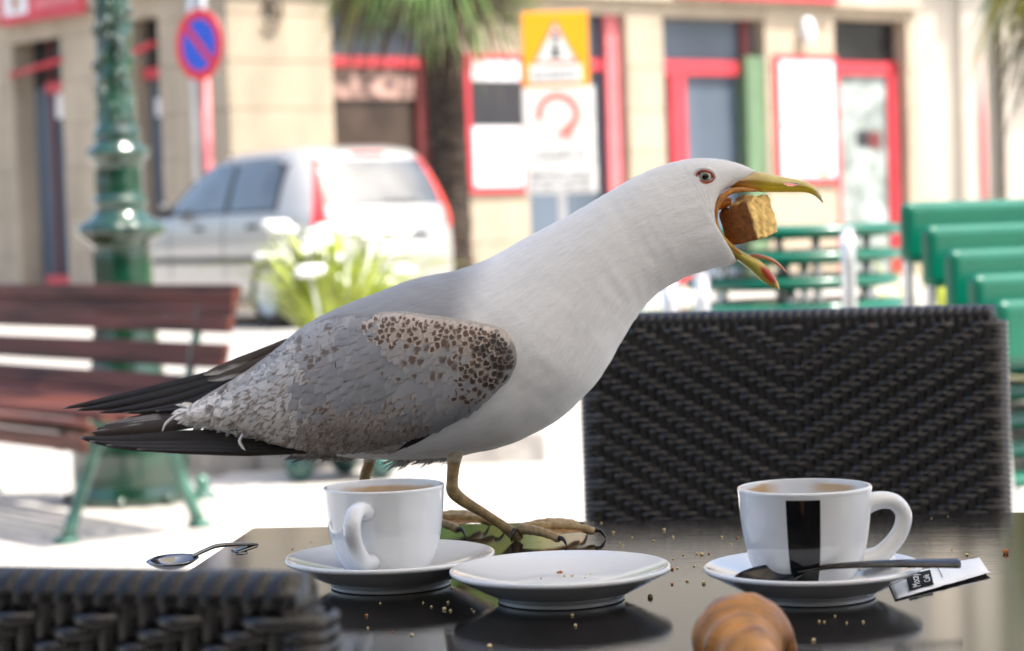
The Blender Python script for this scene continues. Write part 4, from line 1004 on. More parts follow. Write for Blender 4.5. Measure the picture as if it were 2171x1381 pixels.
# wing outline: top edge and bottom edge, both from the bend of the wing backwards
WT = [(1096,752),(1088,722),(1064,697),(1020,684),(960,674),(900,667),(850,660),(790,663),(720,667),(665,680),(620,712),(570,752),(510,795),(450,830),(400,862),(384,878)]
WB = [(1096,752),(1094,775),(1078,802),(1048,836),(1005,872),(950,904),(895,926),(840,943),(780,957),(720,968),(655,972),(600,958),(545,932),(490,912),(430,902),(384,884)]
NS_, NM = 90, 30
wt = np.array(catmull(WT, NS_)); wb = np.array(catmull(WB, NS_)); poly = np.vstack([wt, wb[::-1]])
def edge_dist(px, py):
    a = poly; b_ = np.roll(poly, -1, 0); ab = b_-a; L2 = (ab**2).sum(1)+1e-9
    out = []; 
    for x, y in zip(np.atleast_1d(px), np.atleast_1d(py)):
        t = np.clip(((x-a[:, 0])*ab[:, 0]+(y-a[:, 1])*ab[:, 1])/L2, 0, 1); dx = a[:, 0]+t*ab[:, 0]-x; dy = a[:, 1]+t*ab[:, 1]-y
        d = math.sqrt((dx*dx+dy*dy).min())
        c = ((a[:, 1] > y) != (b_[:, 1] > y)) & (x < (b_[:, 0]-a[:, 0])*(y-a[:, 1])/(b_[:, 1]-a[:, 1]+1e-12)+a[:, 0])
        out.append(d if c.sum() % 2 else -d)
    return np.array(out)
def wingD(px, py):
    e = np.clip(edge_dist(px, py), 0, 46)/46.0
    return bodyD(px, py)+.0018+.0125*np.sqrt(1-(1-e)**2)*np.clip(.45+(np.atleast_1d(px)-400)/500, .45, 1)
wp_px = np.array([wt[i]*(1-f)+wb[i]*f for i in range(NS_) for f in (0.5-0.5*np.cos(np.linspace(0, math.pi, NM)))])
wd = wingD(wp_px[:, 0], wp_px[:, 1])
wd2 = wd.reshape(NS_, NM)
for _ in range(3): wd2[1:-1, 1:-1] = (wd2[:-2, 1:-1]+wd2[2:, 1:-1]+wd2[1:-1, :-2]+wd2[1:-1, 2:]+2*wd2[1:-1, 1:-1])/6
wd = wd2.ravel()
wing_mat = attr_mat('wing_under_feathers', 'pig', .75, .3, ('Object', (1, 1, 1)), 300, vary=.15, vs=200, spec=.2, bd=.001)
wing = MB().grid([P(a, b_, YG-d+.0022)-GL for (a, b_), d in zip(wp_px, wd)], NS_, NM).build('wing', wing_mat, gull)
set_col(wing, np.array([np.array((.40, .36, .32)) if (x < 640 or (x > 800 and f < .25)) else np.array((.25, .24, .235)) for (x, y), f in zip(wp_px, np.tile(np.linspace(0, 1, NM), NS_))]))
# smoothed look-up of the wing surface for the feathers
grid_px = wp_px
def surfD(px, py):
    out = np.zeros(len(px))
    for i in range(len(px)):
        d2 = (grid_px[:, 0]-px[i])**2+(grid_px[:, 1]-py[i])**2; ix = np.argpartition(d2, 5)[:5]; w = 1/(d2[ix]+3); out[i] = (wd[ix]*w).sum()/w.sum()
    return out

# --- feather material: vane pattern from its own UV and per-feather pigment
m, nt, b = newmat('covert_feather')
uvn = nt.nodes.new('ShaderNodeUVMap'); uvn.uv_map = 'vane'; sp_ = nt.nodes.new('ShaderNodeSeparateXYZ'); nt.links.new(uvn.outputs[0], sp_.inputs[0])
ab = nt.nodes.new('ShaderNodeAttribute'); ab.attribute_name = 'pig'; ac = nt.nodes.new('ShaderNodeAttribute'); ac.attribute_name = 'mark'; ad = nt.nodes.new('ShaderNodeAttribute'); ad.attribute_name = 'spot'
sc_ = nt.nodes.new('ShaderNodeSeparateXYZ'); nt.links.new(ac.outputs['Vector'], sc_.inputs[0])
cmb = nt.nodes.new('ShaderNodeCombineXYZ'); nt.links.new(math_(nt, 'MULTIPLY', sp_.outputs[0], 2.4), cmb.inputs[0]); nt.links.new(math_(nt, 'MULTIPLY', sp_.outputs[1], 1.9), cmb.inputs[1]); nt.links.new(math_(nt, 'MULTIPLY', sc_.outputs[2], 57.0), cmb.inputs[2])
nz = tex(nt, cmb.outputs[0], 1.3, 3, .5)
u2 = math_(nt, 'MULTIPLY', math_(nt, 'SUBTRACT', sp_.outputs[0], .5), 2.0); v2_ = math_(nt, 'DIVIDE', math_(nt, 'SUBTRACT', sp_.outputs[1], .66), .34)
dist = math_(nt, 'SQRT', math_(nt, 'ADD', math_(nt, 'MULTIPLY', u2, u2), math_(nt, 'MULTIPLY', v2_, v2_)))
dist = math_(nt, 'ADD', dist, math_(nt, 'MULTIPLY', math_(nt, 'SUBTRACT', nz, .5), 1.3))
spot = math_(nt, 'MULTIPLY', mrange(nt, dist, .90, .35), sc_.outputs[0], clamp=True)
mot = math_(nt, 'MULTIPLY', mrange(nt, nz, .47, .62), sc_.outputs[1], clamp=True)
c1 = mix(nt, math_(nt, 'MAXIMUM', spot, mot), ab.outputs['Color'], ad.outputs['Color'])
edge = mrange(nt, math_(nt, 'ABSOLUTE', u2), .72, .98)
c1 = mix(nt, math_(nt, 'MULTIPLY', edge, .16), c1, (.42, .40, .38))
wv = nt.nodes.new('ShaderNodeTexWave'); wv.inputs['Scale'].default_value = 5.5; wv.inputs['Distortion'].default_value = 2.0
cw = nt.nodes.new('ShaderNodeCombineXYZ'); nt.links.new(math_(nt, 'ADD', math_(nt, 'MULTIPLY', sp_.outputs[1], 1.6), math_(nt, 'ABSOLUTE', u2)), cw.inputs[0]); nt.links.new(sc_.outputs[2], cw.inputs[1]); nt.links.new(cw.outputs[0], wv.inputs[0])
vm = nt.nodes.new('ShaderNodeVectorMath'); vm.operation = 'SCALE'; nt.links.new(c1, vm.inputs[0]); nt.links.new(mrange(nt, wv.outputs[1], 0, 1, .90, 1.04), vm.inputs['Scale'])
nt.links.new(vm.outputs[0], b.inputs['Base Color']); b.inputs['Roughness'].default_value = .62; b.inputs['Specular IOR Level'].default_value = .25
bump(nt, b, wv.outputs[1], .15, .0008); MT['feather'] = m

class Feathers:
    def __init__(s): s.v = []; s.f = []; s.uv = []; s.pig = []; s.mark = []; s.spot = []; s.px = []; s.lift = []
    def add(s, base, d, L, W, pig, mark, spotc, l0=-.0009, l1=.00028, nv=7, nu=5, tip=.55, curve=0.0):
        n0 = len(s.px); pr = np.array((-d[1], d[0]))
        for i in range(nv):
            v = i/(nv-1); ww = W*(math.sin(min(1, v/.5)*math.pi/2)**.8)*math.sqrt(max(0.0, 1-max(0, (v-tip)/(1.0001-tip))**2.2)); ww = max(ww, .6)
            for j in range(nu):
                u = -1+2*j/(nu-1); q = np.array(base)+np.array(d)*L*(v-.06*u*u*(v**2))+pr*(ww*u+curve*L*v*v)
                s.px.append(q); s.lift.append(l0+(l1-l0)*v+(l1-l0)*.35*(1-u*u)*(.4+.6*v)); s.uv.append((.5+.5*u, v)); s.pig.append(pig); s.mark.append(mark); s.spot.append(spotc)
        for i in range(nv-1):
            for j in range(nu-1): a = n0+i*nu+j; s.f.append((a, a+1, a+1+nu, a+nu))
    def build(s, name, surf, parent=gull, m=None, Yoff=None):
        px = np.array(s.px); D = surf(px[:, 0], px[:, 1])+np.array(s.lift)
        mb = MB(); mb.v = [tuple(P(a, c, YG-d)-GL) for (a, c), d in zip(px, D)]; mb.f = s.f
        o = mb.build(name, m or MT['feather'], parent, True, fix=False); me = o.data
        ul = me.uv_layers.new(name='vane'); uv = np.array(s.uv, np.float32); li = np.zeros(len(me.loops), np.int32); me.loops.foreach_get('vertex_index', li); ul.data.foreach_set('uv', uv[li].ravel())
        set_col(o, np.array(s.pig)); set_col(o, np.array(s.mark), 'mark'); set_col(o, np.array(s.spot), 'spot'); return o
rnd = random.Random(21)
top_edge = lambda x: float(np.interp(-x, -wt[4:, 0], wt[4:, 1])) if x < wt[4, 0] else float(np.interp(x, wt[:5, 0][::-1], wt[:5, 1][::-1]))
bot_edge = lambda x: float(np.interp(x, wb[::-1, 0], wb[::-1, 1]))
def region(x, y):
    x += rnd.gauss(0, 16); y += rnd.gauss(0, 10)
    te = top_edge(min(x, 1090)); be = bot_edge(min(x, 1090)); f = (y-te)/max(1, be-te); tp = y-te
    n = noise.noise(Vector((x*.013, y*.013, 2))); r1 = rnd.random()
    gry = np.array((.285, .285, .295))*(1+.10*(r1-.5)); buff = np.array((.55, .465, .39)); brown = np.array((.115, .070, .048)); dark = np.array((.040, .027, .022)); pale = np.array((.64, .61, .57))
    W, L = 17, 70; mark = [0, 0]; pig = gry; sc = brown
    if x > 800 and tp < 62+max(0, x-1000)*.25 and x < 1040:       # spotted leading coverts
        W, L = 10.5, 34; pig = buff*rnd.uniform(.85, 1.1); mark = [1.0, .0] if rnd.random() < .85 else [.3, 0]
    elif x > 985 and f < .80:                                     # dark bend of the wing
        W, L = 11.5, 34; pig = (buff*.6+gry*.4)*rnd.uniform(.75, 1.05); sc = dark if (x > 1030) else brown*.7; mark = [1.3 if x > 1035 else 1.0, .25]
        if x > 1040 and f > .12: pig = pig*.5
    elif x > 830 and tp < 120 and f < .5:
        W, L = 13, 42; pig = gry*.8+buff*.22; mark = [.9 if rnd.random() < .34 else 0, .0]
    elif x < 640 and f > .12:                                     # barred rear
        W, L = 12.5, 56; pig = (pale*.75+gry*.25)*rnd.uniform(.85, 1.1); mark = [0, .8]; sc = brown*1.5
        if x < 470: pig = pale*1.25; mark = [0, .55]
    elif f > .66 and x < 880:                                     # mottled lower coverts
        W, L = 11.5, 42; pig = (buff*.40+gry*.50)*rnd.uniform(.85, 1.05); mark = [0, .75]; sc = brown*1.35
    elif x < 720 and tp < 90:
        W, L = 12, 46; pig = gry*.7+pale*.3; mark = [.8 if rnd.random() < .3 else 0, .2]
    else:
        W, L = 19, 86; 
        if x < 760: W, L = 15, 66
        pig = gry*(1+.25*n); mark = [0, .12 if rnd.random() < .35 else 0]
        if rnd.random() < .08: pig = pig*.9+np.array((.06, .045, .035))
    return W, L, pig, [mark[0], mark[1], rnd.random()], sc
fe = Feathers(); placed = []
cand = []
for k in range(26000):
    x = rnd.uniform(395, 1100); y = rnd.uniform(655, 975); cand.append((x, y))
ed = edge_dist(np.array([c[0] for c in cand]), np.array([c[1] for c in cand])); cnt = 0
cell = {}
for (x, y), e in zip(cand, ed):
    if e < 3: continue
    W, L, pig, mark, sc = region(x, y); ang = R(np.interp(x, [430, 620, 850, 1095], [148, 140, 129, 122])); ang += R(6)*noise.noise(Vector((x*.02, y*.02, 9)))
    d = np.array((math.cos(ang), math.sin(ang))); pr = np.array((-d[1], d[0])); ok = True
    cxk, cyk = int(x//40), int(y//40)
    for ix in range(cxk-1, cxk+2):
        for iy in range(cyk-1, cyk+2):
            for (qx, qy, qW, qL) in cell.get((ix, iy), ()):
                dx, dy = x-qx, y-qy; al = (dx*d[0]+dy*d[1])/(.31*min(L, qL)); ac_ = (dx*pr[0]+dy*pr[1])/(.92*min(W, qW))
                if al*al+ac_*ac_ < 1: ok = False; break
            if not ok: break
        if not ok: break
    if not ok: continue
    cell.setdefault((cxk, cyk), []).append((x, y, W, L))
    L2 = L; bo = .45*L
    while bo > 2 and edge_dist([x-d[0]*bo], [y-d[1]*bo])[0] < W*.35: bo -= L*.09
    bo = max(bo, 0); tl = L-.45*L
    while tl > 6 and edge_dist([x+d[0]*tl], [y+d[1]*tl])[0] < (-6 if x < 640 else 0): tl -= L*.08
    L2 = bo+tl; W = min(W, max(4, e*1.1)); base = np.array((x, y))-d*bo
    if L2 < 10: continue
    fe.add(base, d, L2*rnd.uniform(.92, 1.08), W*rnd.uniform(.92, 1.1), pig, mark, sc); cnt += 1
print('coverts', cnt)
cov = fe.build('covert_feathers', surfD, wing); cov['kind'] = 'stuff'
# the other wing, on the far side of the body
def mirrored(o, name, parent):
    me = o.data.copy(); c = 2*(YG-GL.y)
    co = np.zeros(len(me.vertices)*3, np.float32); me.vertices.foreach_get('co', co); co[1::3] = c-co[1::3]; me.vertices.foreach_set('co', co); me.update()
    q_ = bpy.data.objects.new(name, me); COL.objects.link(q_); q_.parent = parent; return q_
wing2 = mirrored(wing, 'wing', gull); cov2 = mirrored(cov, 'covert_feathers', wing2); cov2['kind'] = 'stuff'
# long secondaries showing as the dark lower border of the wing
for i, (x0, y0, x1, y1, W) in enumerate([(1075, 800, 850, 938, 9), (1050, 826, 842, 941, 9), (1020, 850, 836, 944, 8)]):
    f2 = Feathers(); d = np.array((x1-x0, y1-y0), float); L = np.hypot(*d); d /= L
    f2.add((x0, y0+3), d, L, W, np.array((.016, .014, .014)), [0, 0, i*.3], np.array((.01, .01, .01)), .0006, .0012, 12, 5, .7, curve=-.05); f2.build('secondary_feather', bodyD, wing)

# --- primaries and tail: every long feather its own part
flight = MB(); 
m = attr_mat('flight_feather', 'pig', .48, .25, ('Object', (1, 1, 1)), 260, vary=.18, vs=120, spec=.35, bd=.001); MT['flight'] = m
def long_feather(name, pxs, Ws, Y, colf, ytilt=0.0, parent=gull, roll=.25):
    c = catmull([(a[0], a[1]) for a in pxs], 18); w = np.interp(np.linspace(0, 1, 18), np.linspace(0, 1, len(Ws)), Ws); pts = []; cl = []
    for i in range(18):
        t = i/17; tg = c[min(i+1, 17)]-c[max(i-1, 0)]; tg /= np.hypot(*tg)+1e-9; nr = np.array((-tg[1], tg[0]))
        for j in range(7):
            u = -1+2*j/6; q = c[i]+nr*w[i]*u; pts.append(P(q[0], q[1], Y+ytilt*t+w[i]/2830*u*roll-.0012*(1-u*u))-GL); cl.append(colf(t, u, q))
    o = MB().grid(pts, 18, 7).build(name, MT['flight'], parent, True, fix=False); set_col(o, np.array(cl)); return o
blk = np.array((.016, .013, .012)); brn = np.array((.085, .060, .046)); wht = np.array((.66, .64, .61))
def c_prim(t, u, q):
    k = max(0, u)*0; e = .55*max(0, -u-.55)/.45; v = blk*(1-e)+brn*1.3*e
    n = noise.noise(Vector((q[0]*.02, q[1]*.06, 1))); 
    if t > .965: v = v*.3+wht*.35
    return v*(1+.3*n)
# far wing tip, above
up = [([(600,742),(470,792),(330,828),(215,852),(133,866)],[6,13,12,8,1.2],1.690),([(600,748),(480,802),(350,838),(240,860),(160,870)],[6,13,13,9,1.2],1.687),([(590,756),(500,806),(400,842),(300,864),(205,876)],[6,12,13,9,1.2],1.684),([(585,765),(510,812),(430,848),(350,868),(262,876)],[6,11,12,8,1.2],1.681),([(580,780),(520,822),(455,852),(390,868),(330,872)],[5,10,10,7,1.2],1.678)]
for p_, w_, y_ in up: long_feather('primary_feather', p_, w_, y_, c_prim, .004)
def c_sec(t, u, q):
    n = noise.noise(Vector((q[0]*.03, q[1]*.07, 4))); k = float(sstep(.35, .75, t))*float(sstep(.1, -.5, u+n)); return brn*.75*(1-k)+wht*k*1.05
for p_, w_, y_ in [([(610,722),(560,748),(510,768),(462,786),(432,794)],[5,11,12,9,2],1.676),([(606,736),(560,764),(510,786),(470,800),(440,806)],[5,11,11,8,2],1.674)]: long_feather('secondary_feather', p_, w_, y_, c_sec, .0)
# near wing tip, below
lo_ = [([(640,938),(520,938),(380,938),(250,938),(168,928)],[24,30,25,14,2],1.652),([(640,946),(520,948),(400,948),(280,946),(190,936)],[10,14,14,10,1.5],1.649),([(650,950),(540,953),(430,953),(320,951),(225,944)],[9,9,9,7,1.2],1.646),([(650,956),(560,957),(470,958),(380,957),(290,953)],[7,6,6,5,1],1.643)]
for p_, w_, y_ in lo_: long_feather('primary_feather', p_, w_, y_, c_prim, .004)
# tail, between the wing tips
def c_tail(t, u, q):
    n = noise.noise(Vector((q[0]*.03, q[1]*.05, 7))); base = brn*.55*(1+.4*n); 
    if u > .75 and n > .0: base = base*.4+wht*.5
    k = float(sstep(.22, .05, t)); return base*(1-k)+wht*k
for i, (x1, y1) in enumerate([(196, 918), (206, 910), (222, 903), (240, 897), (262, 891), (290, 886), (200, 924), (212, 928)]):
    long_feather('tail_feather', [(520, 885-i*2), (420, 893-i*2.5), (320, (y1+896)/2-i), (x1, y1)], [9, 14, 14, 3], 1.672+i*.002, c_tail, .006)
# --- loose white feathers: vent, rump and under the flank
fw = Feathers(); r3 = random.Random(5)
for i in range(130):
    x = r3.uniform(402, 540); y = np.interp(x, [405, 560], [872, 905])+r3.uniform(-16, 22); a = R(r3.uniform(150, 188)); d = np.array((math.cos(a), math.sin(a)))
    fw.add((x, y), d, r3.uniform(24, 46), r3.uniform(3, 7), np.array((.82, .81, .80))*r3.uniform(.9, 1.05), [0, .12 if r3.random() < .3 else 0, r3.random()], np.array((.2, .15, .11)), -.001, .003, 6, 5, .4)
for i in range(260):
    x = r3.uniform(600, 860); y = np.interp(x, [600, 660, 720, 860], [948, 964, 966, 948])+r3.uniform(-12, 4); a = R(r3.uniform(150, 188)); d = np.array((math.cos(a), math.sin(a)))
    fw.add((x, y), d, r3.uniform(22, 48), r3.uniform(1.2, 4), np.array((.50, .47, .44))*r3.uniform(.8, 1.15), [0, .4 if r3.random() < .4 else 0, r3.random()], np.array((.2, .15, .11)), .0002, .0022, 7, 3, .2, curve=r3.uniform(-.12, .12))
for i in range(320):
    x = r3.uniform(850, 985); y = np.interp(x, [850, 985], [966, 960])+r3.uniform(-12, 6); a = R(r3.uniform(140, 176)); d = np.array((math.cos(a), math.sin(a)))
    fw.add((x, y), d, r3.uniform(20, 52), r3.uniform(1.0, 3.2), np.array((.78, .77, .75))*r3.uniform(.9, 1.05), [0, 0, r3.random()], np.array((.3, .3, .3)), -.012, -.010+r3.uniform(-.01, .004), 7, 3, .2, curve=r3.uniform(-.15, .2))
fl = fw.build('down_feathers', lambda a, b_: bodyD(a, b_)); fl['kind'] = 'stuff'
# curled stray feathers
for p_ in ([(395,872),(372,882),(352,898),(344,915)], [(515,922),(508,935),(514,948),(520,955)]):
    long_feather('stray_feather', p_, [3, 3.5, 3, .8], 1.636, lambda t, u, q: wht*1.05)

# --- flecks at the throat crease etc. are left to the plumage; bill
billmat = attr_mat('bill_horn', 'pig', .32, .15, ('Object', (1, 1, 1)), 220, coat=.15, sss=.15, vary=.12, vs=140, bd=.0006)
def px_loft(name, secs, colf, n=40, seg=28, Y=YG, m=billmat, e=1.0, par=gull):
    ar = catmull([(s[0][0], s[0][1], s[1][0], s[1][1], s[2]) for s in secs], n); pts = []; cl = []
    for i, q in enumerate(ar):
        T = P(q[0], q[1], Y); B = P(q[2], q[3], Y); C = (T+B)/2; h = (T-B)/2
        for j in range(seg):
            a = 2*math.pi*j/seg; p = C+h*math.cos(a)+Vector((0, -1, 0))*(max(q[4], .0002)*math.copysign(abs(math.sin(a))**e, math.sin(a))); pts.append(p-GL); cl.append(colf(proj(p), math.cos(a), i/(n-1)))
    mb = MB().grid(pts, n, seg, True); mb.cap(0, seg, True); mb.cap((n-1)*seg, seg); o = mb.build(name, m, par); set_col(o, np.array(cl)); return o
yel = np.array((.66, .52, .10)); ylw = np.array((.74, .55, .03)); olive = np.array((.40, .35, .06)); palet = np.array((.62, .55, .33)); org = np.array((.66, .28, .05)); redd = np.array((.42, .045, .015))
def c_up(p, c, t):
    x, y = p; k = float(sstep(1560, 1640, x)); v = org*.8*(1-k)+ylw*k
    if c > .1: v = v*.45+palet*.55
    if abs(c+.05) < .22: v = v*.62
    if x > 1722: f = float(sstep(1722, 1742, x)); v = v*(1-f)+palet*f
    return v
ub = px_loft('upper_bill', [((1575,372),(1548,399),.0070),((1606,364),(1590,406),.0068),((1640,371),(1634,408),.0062),((1672,377),(1668,408),.0056),((1702,383),(1698,408),.0048),((1722,392),(1714,410),.0040),((1735,404),(1726,415),.0029),((1742,417),(1737,424),.0016),((1746,430),(1745,432),.0003)], c_up, 50)
# perforate nostril
b2 = MB(); c0 = P(1676, 391, YG); b2.ball((0, 0, 0), 1.0, 16, 10, (.0052, .03, .0009)); co = b2.build('cutter', MT['horn']); co.location = c0; co.rotation_euler = (0, R(4), 0)
bm_ = ub.modifiers.new('cut', 'BOOLEAN'); bm_.object = co; bm_.operation = 'DIFFERENCE'; bm_.solver = 'EXACT'
ub.location = (0, 0, 0); bpy.context.view_layer.update(); dg = bpy.context.evaluated_depsgraph_get(); nm_ = bpy.data.meshes.new_from_object(ub.evaluated_get(dg)); ub.modifiers.clear(); ub.data = nm_; nm_.name = 'upper_bill'; bpy.data.objects.remove(co)
def c_lo(p, c, t):
    x, y = p; dx, dy = x-1629, y-584; a = R(50); u = dx*math.cos(a)+dy*math.sin(a); v_ = -dx*math.sin(a)+dy*math.cos(a)
    k = float(sstep(1.15, .7, math.hypot(u/26, (v_+.5)/9.5))); v = olive*1.25 if c < .2 else yel; v = v*(1-k)+redd*k
    kk = float(sstep(1545, 1520, x)); v = v*(1-kk)+org*kk
    if t > .92: f = float(sstep(.92, 1, t)); v = v*(1-f)+palet*f
    return v
px_loft('lower_bill', [((1522,488),(1514,496),.0098),((1548,516),(1537,528),.0095),((1580,537),(1562,552),.0080),((1610,552),(1590,573),.0062),((1633,573),(1611,593),.0048),((1647,595),(1632,607),.0030),((1652,608),(1645,612),.0014),((1653,614),(1652,615),.0003)], c_lo, 46)
px_loft('tongue', [((1590,538),(1588,546),.0035),((1615,540),(1612,549),.0032),((1640,549),(1636,557),.0026),((1657,563),(1653,568),.0017),((1668,577),(1666,579),.0004)], lambda p, c, t: np.array((.60, .26, .13))*(1-.25*t)+np.array((.1, .08, .04))*t, 26, 14, YG+.002)
gapemat = attr_mat('gape_skin', 'pig', .4, .4, ('Object', (1, 1, 1)), 240, coat=.1, sss=.2, vary=.25, vs=160, bd=.001)
for sgn, nm in ((-1, 'gape_skin'), (1, 'gape_skin')):
    cpx = catmull([(1606, 405), (1572, 402), (1546, 408), (1527, 424), (1517, 447), (1516, 472), (1527, 498), (1548, 520), (1572, 540)], 40)
    wv_ = np.interp(np.linspace(0, 1, 40), [0, .12, .35, .6, .85, 1], [.0010, .0026, .0030, .0028, .0024, .0012])
    yo = np.interp(np.linspace(0, 1, 40), [0, .2, .5, .8, 1], [.0058, .0085, .0128, .0105, .0072])
    pth = [P(c_[0], c_[1], YG+sgn*y_)-GL for c_, y_ in zip(cpx, yo)]
    o = MB().tube(pth, list(wv_), 12, True, .8).build(nm, gapemat, gull)
    set_col(o, np.array([org*.75+np.array((.05, .02, .0))*math.sin(i*.9) if (i//12) % 40 < 24 else org*.6+yel*.35 for i in range(len(o.data.vertices))]))
# far cheek lining seen through the open bill
px_loft('mouth_lining', [((1528,412),(1512,440),.0105),((1538,418),(1524,446),.0100),((1550,420),(1542,440),.0085),((1552,424),(1548,436),.004)], lambda p, c, t: np.array((.75, .25, .03)), 14, 16, YG+.004, gapemat)

# eye: red ring, pale iris, dark pupil
ex, ey = 1495, 375
eD = float(bodyD(np.array([ex]), np.array([ey]))[0])
ep = P(ex, ey, YG-eD); er = .0064
m, nt, b = newmat('gull_eye'); vec = coords(nt, 'Object'); s3 = nt.nodes.new('ShaderNodeSeparateXYZ'); nt.links.new(vec, s3.inputs[0])
rr_ = math_(nt, 'SQRT', math_(nt, 'ADD', math_(nt, 'MULTIPLY', s3.outputs[0], s3.outputs[0]), math_(nt, 'MULTIPLY', s3.outputs[2], s3.outputs[2])))
c_ = mix(nt, mrange(nt, rr_, .00215, .0025), (.006, .006, .007), (.24, .235, .18)); c_ = mix(nt, mrange(nt, rr_, .0042, .0048), c_, (.03, .025, .02))
nt.links.new(c_, b.inputs['Base Color']); b.inputs['Roughness'].default_value = .05; b.inputs['Coat Weight'].default_value = 1.0
o = MB().ball((0, 0, 0), er, 32, 24).build('eye', m, gull); o.location = ep+Vector((0, er*.62, 0))-GL
ringm = mat('orbital_ring', (.42, .06, .025), .45, var=.2, vs=300)
mb = MB(); pth = []
for k in range(41):
    a = 2*math.pi*k/40; pth.append(ep+Vector((.0058*math.cos(a)*(1.08), -.0004+.0009*math.cos(a*2), .0043*math.sin(a)-.0008*math.cos(a)))-GL)
mb.tube(pth, .00080, 10, False); mb.build('eye_ring', ringm, gull)
lidm = mat('eye_lid', (.70, .69, .68), .7, var=.05)
pth = [ep+Vector((.0078*math.cos(a), .0008, .0060*math.sin(a)-.0008*math.cos(a)))-GL for a in np.linspace(R(-10), R(200), 26)]
MB().tube(pth, [.0016*math.sin(math.pi*(i+.5)/26)+.0002 for i in range(26)], 10).build('eye_lid', MT['plumage'] if False else lidm, gull)

for nm_ in ('eye', 'eye_ring', 'eye_lid'):      # the far eye
    src = [q_ for q_ in bpy.data.objects if q_.parent == gull and q_.name.split('.')[0] == nm_][0]
    o = src.copy(); COL.objects.link(o)
    if nm_ == 'eye': o.location.y = 2*(YG-GL.y)-src.location.y
    else:
        bpy.data.objects.remove(o); mirrored(src, nm_, gull)
# legs and webbed feet
legm = attr_mat('leg_skin', 'pig', .5, .5, ('Object', (1, 1, 1)), 380, vary=.35, vs=240, bd=.0008, coat=.05)
def leg(pp, Y, label=None):
    c = catmull([(a[0], a[1], a[2]) for a in pp], 44)
    path = [P(q[0], q[1], Y)-GL for q in c]
    o = MB().tube(path, [q[2]/2880 for q in c], 14, True, .85, up=(0, 1, 0)).build('leg', legm, gull)
    cl = []
    for i in range(len(o.data.vertices)):
        t = (i//14)/43; cl.append(np.array((.34, .235, .10))*(1-.25*t)+np.array((.05, .04, .01))*math.sin(i*.5)*.4 if t > .10 else np.array((.42, .36, .27)))
    set_col(o, np.array(cl)); return o
l1_ = leg([(966,952,19),(962,985,14),(959,1020,12.5),(961,1042,14.5),(982,1062,13),(1022,1086,10.5),(1062,1112,10.5),(1090,1133,13),(1102,1146,11)], 1.638)
l2_ = leg([(790,955,16),(782,985,12.5),(774,1010,12),(776,1032,14),(792,1052,13),(826,1078,10.5),(862,1106,10.5),(886,1126,13),(896,1140,11)], 1.705)
def foot(base, parent):
    toes = [((.055, -.004), .0070), ((.028, -.031), .0045), ((.044, .028), .0085)]
    paths = []
    fo = empty('foot', (0, 0, 0)); fo.parent = gull
    for (dx, dy), hgt in toes:
        tip = Vector((base.x+dx, base.y+dy, TZ+.0045)); ps = []
        for k in range(16):
            t = k/15; p = Vector((base.x+dx*t, base.y+dy*t, TZ+.006*(1-t)+.0032+hgt*(math.sin(math.pi*t)*.35+.55*t*(1.0 if t < .93 else .8)))); ps.append(p-GL)
        rad = [.0036-.0010*(k/15)+.0006*abs(math.sin(k*1.05)) for k in range(16)]
        o = MB().tube(ps, rad, 10).build('toe', legm, fo); set_col(o, np.tile(np.array((.40, .28, .13)), (len(o.data.vertices), 1))); paths.append(ps)
        e = ps[-1]; dr_ = (ps[-1]-ps[-3]).normalized(); dn = Vector((dr_.x, dr_.y, 0)).normalized()
        zt = -(e.z+GL.z-TZ)+.0004
        MB().tube([tuple(v) for v in catmull([e-dr_*.002, e+dn*.0035+Vector((0, 0, .0006)), e+dn*.0065+Vector((0, 0, zt*.45)), e+dn*.0078+Vector((0, 0, zt))], 10)], list(np.linspace(.0023, .0003, 10)), 10).build('claw', MT['horn'], o)
    for a, b_ in ((0, 1), (0, 2)):
        pts = []
        for k in range(16):
            sag = .55 if k < 12 else .55+.0*(k)
            for j in range(7):
                f = j/6; kk = k/15*(1-.30*math.sin(math.pi*f)); ia = kk*15; i0 = min(int(ia), 14); fr = ia-i0
                pa = paths[a][i0].lerp(paths[a][i0+1], fr); pb = paths[b_][i0].lerp(paths[b_][i0+1], fr); q = pa.lerp(pb, f); q.z -= .0022*math.sin(math.pi*f); q.z = max(q.z, TZ-GL.z+.0008); pts.append(q)
        o = MB().grid(pts, 16, 7).build('web', legm, fo); set_col(o, np.tile(np.array((.42, .24, .10)), (len(o.data.vertices), 1))); md = o.modifiers.new('t', 'SOLIDIFY'); md.thickness = .0007
    # hind toe
    h = Vector((base.x-.004, base.y-.004, TZ+.010))-GL; o = MB().tube([h, h+Vector((-.003, -.003, -.005)), h+Vector((-.0028, -.004, -.0095))], [.0018, .0014, .0003], 8).build('hind_claw', MT['horn'], fo)
b0 = P(1104, 1143, 1.638); foot(Vector((b0.x, 1.638, TZ)), gull)
b1 = P(898, 1138, 1.705); foot(Vector((b1.x, 1.705, TZ)), gull)

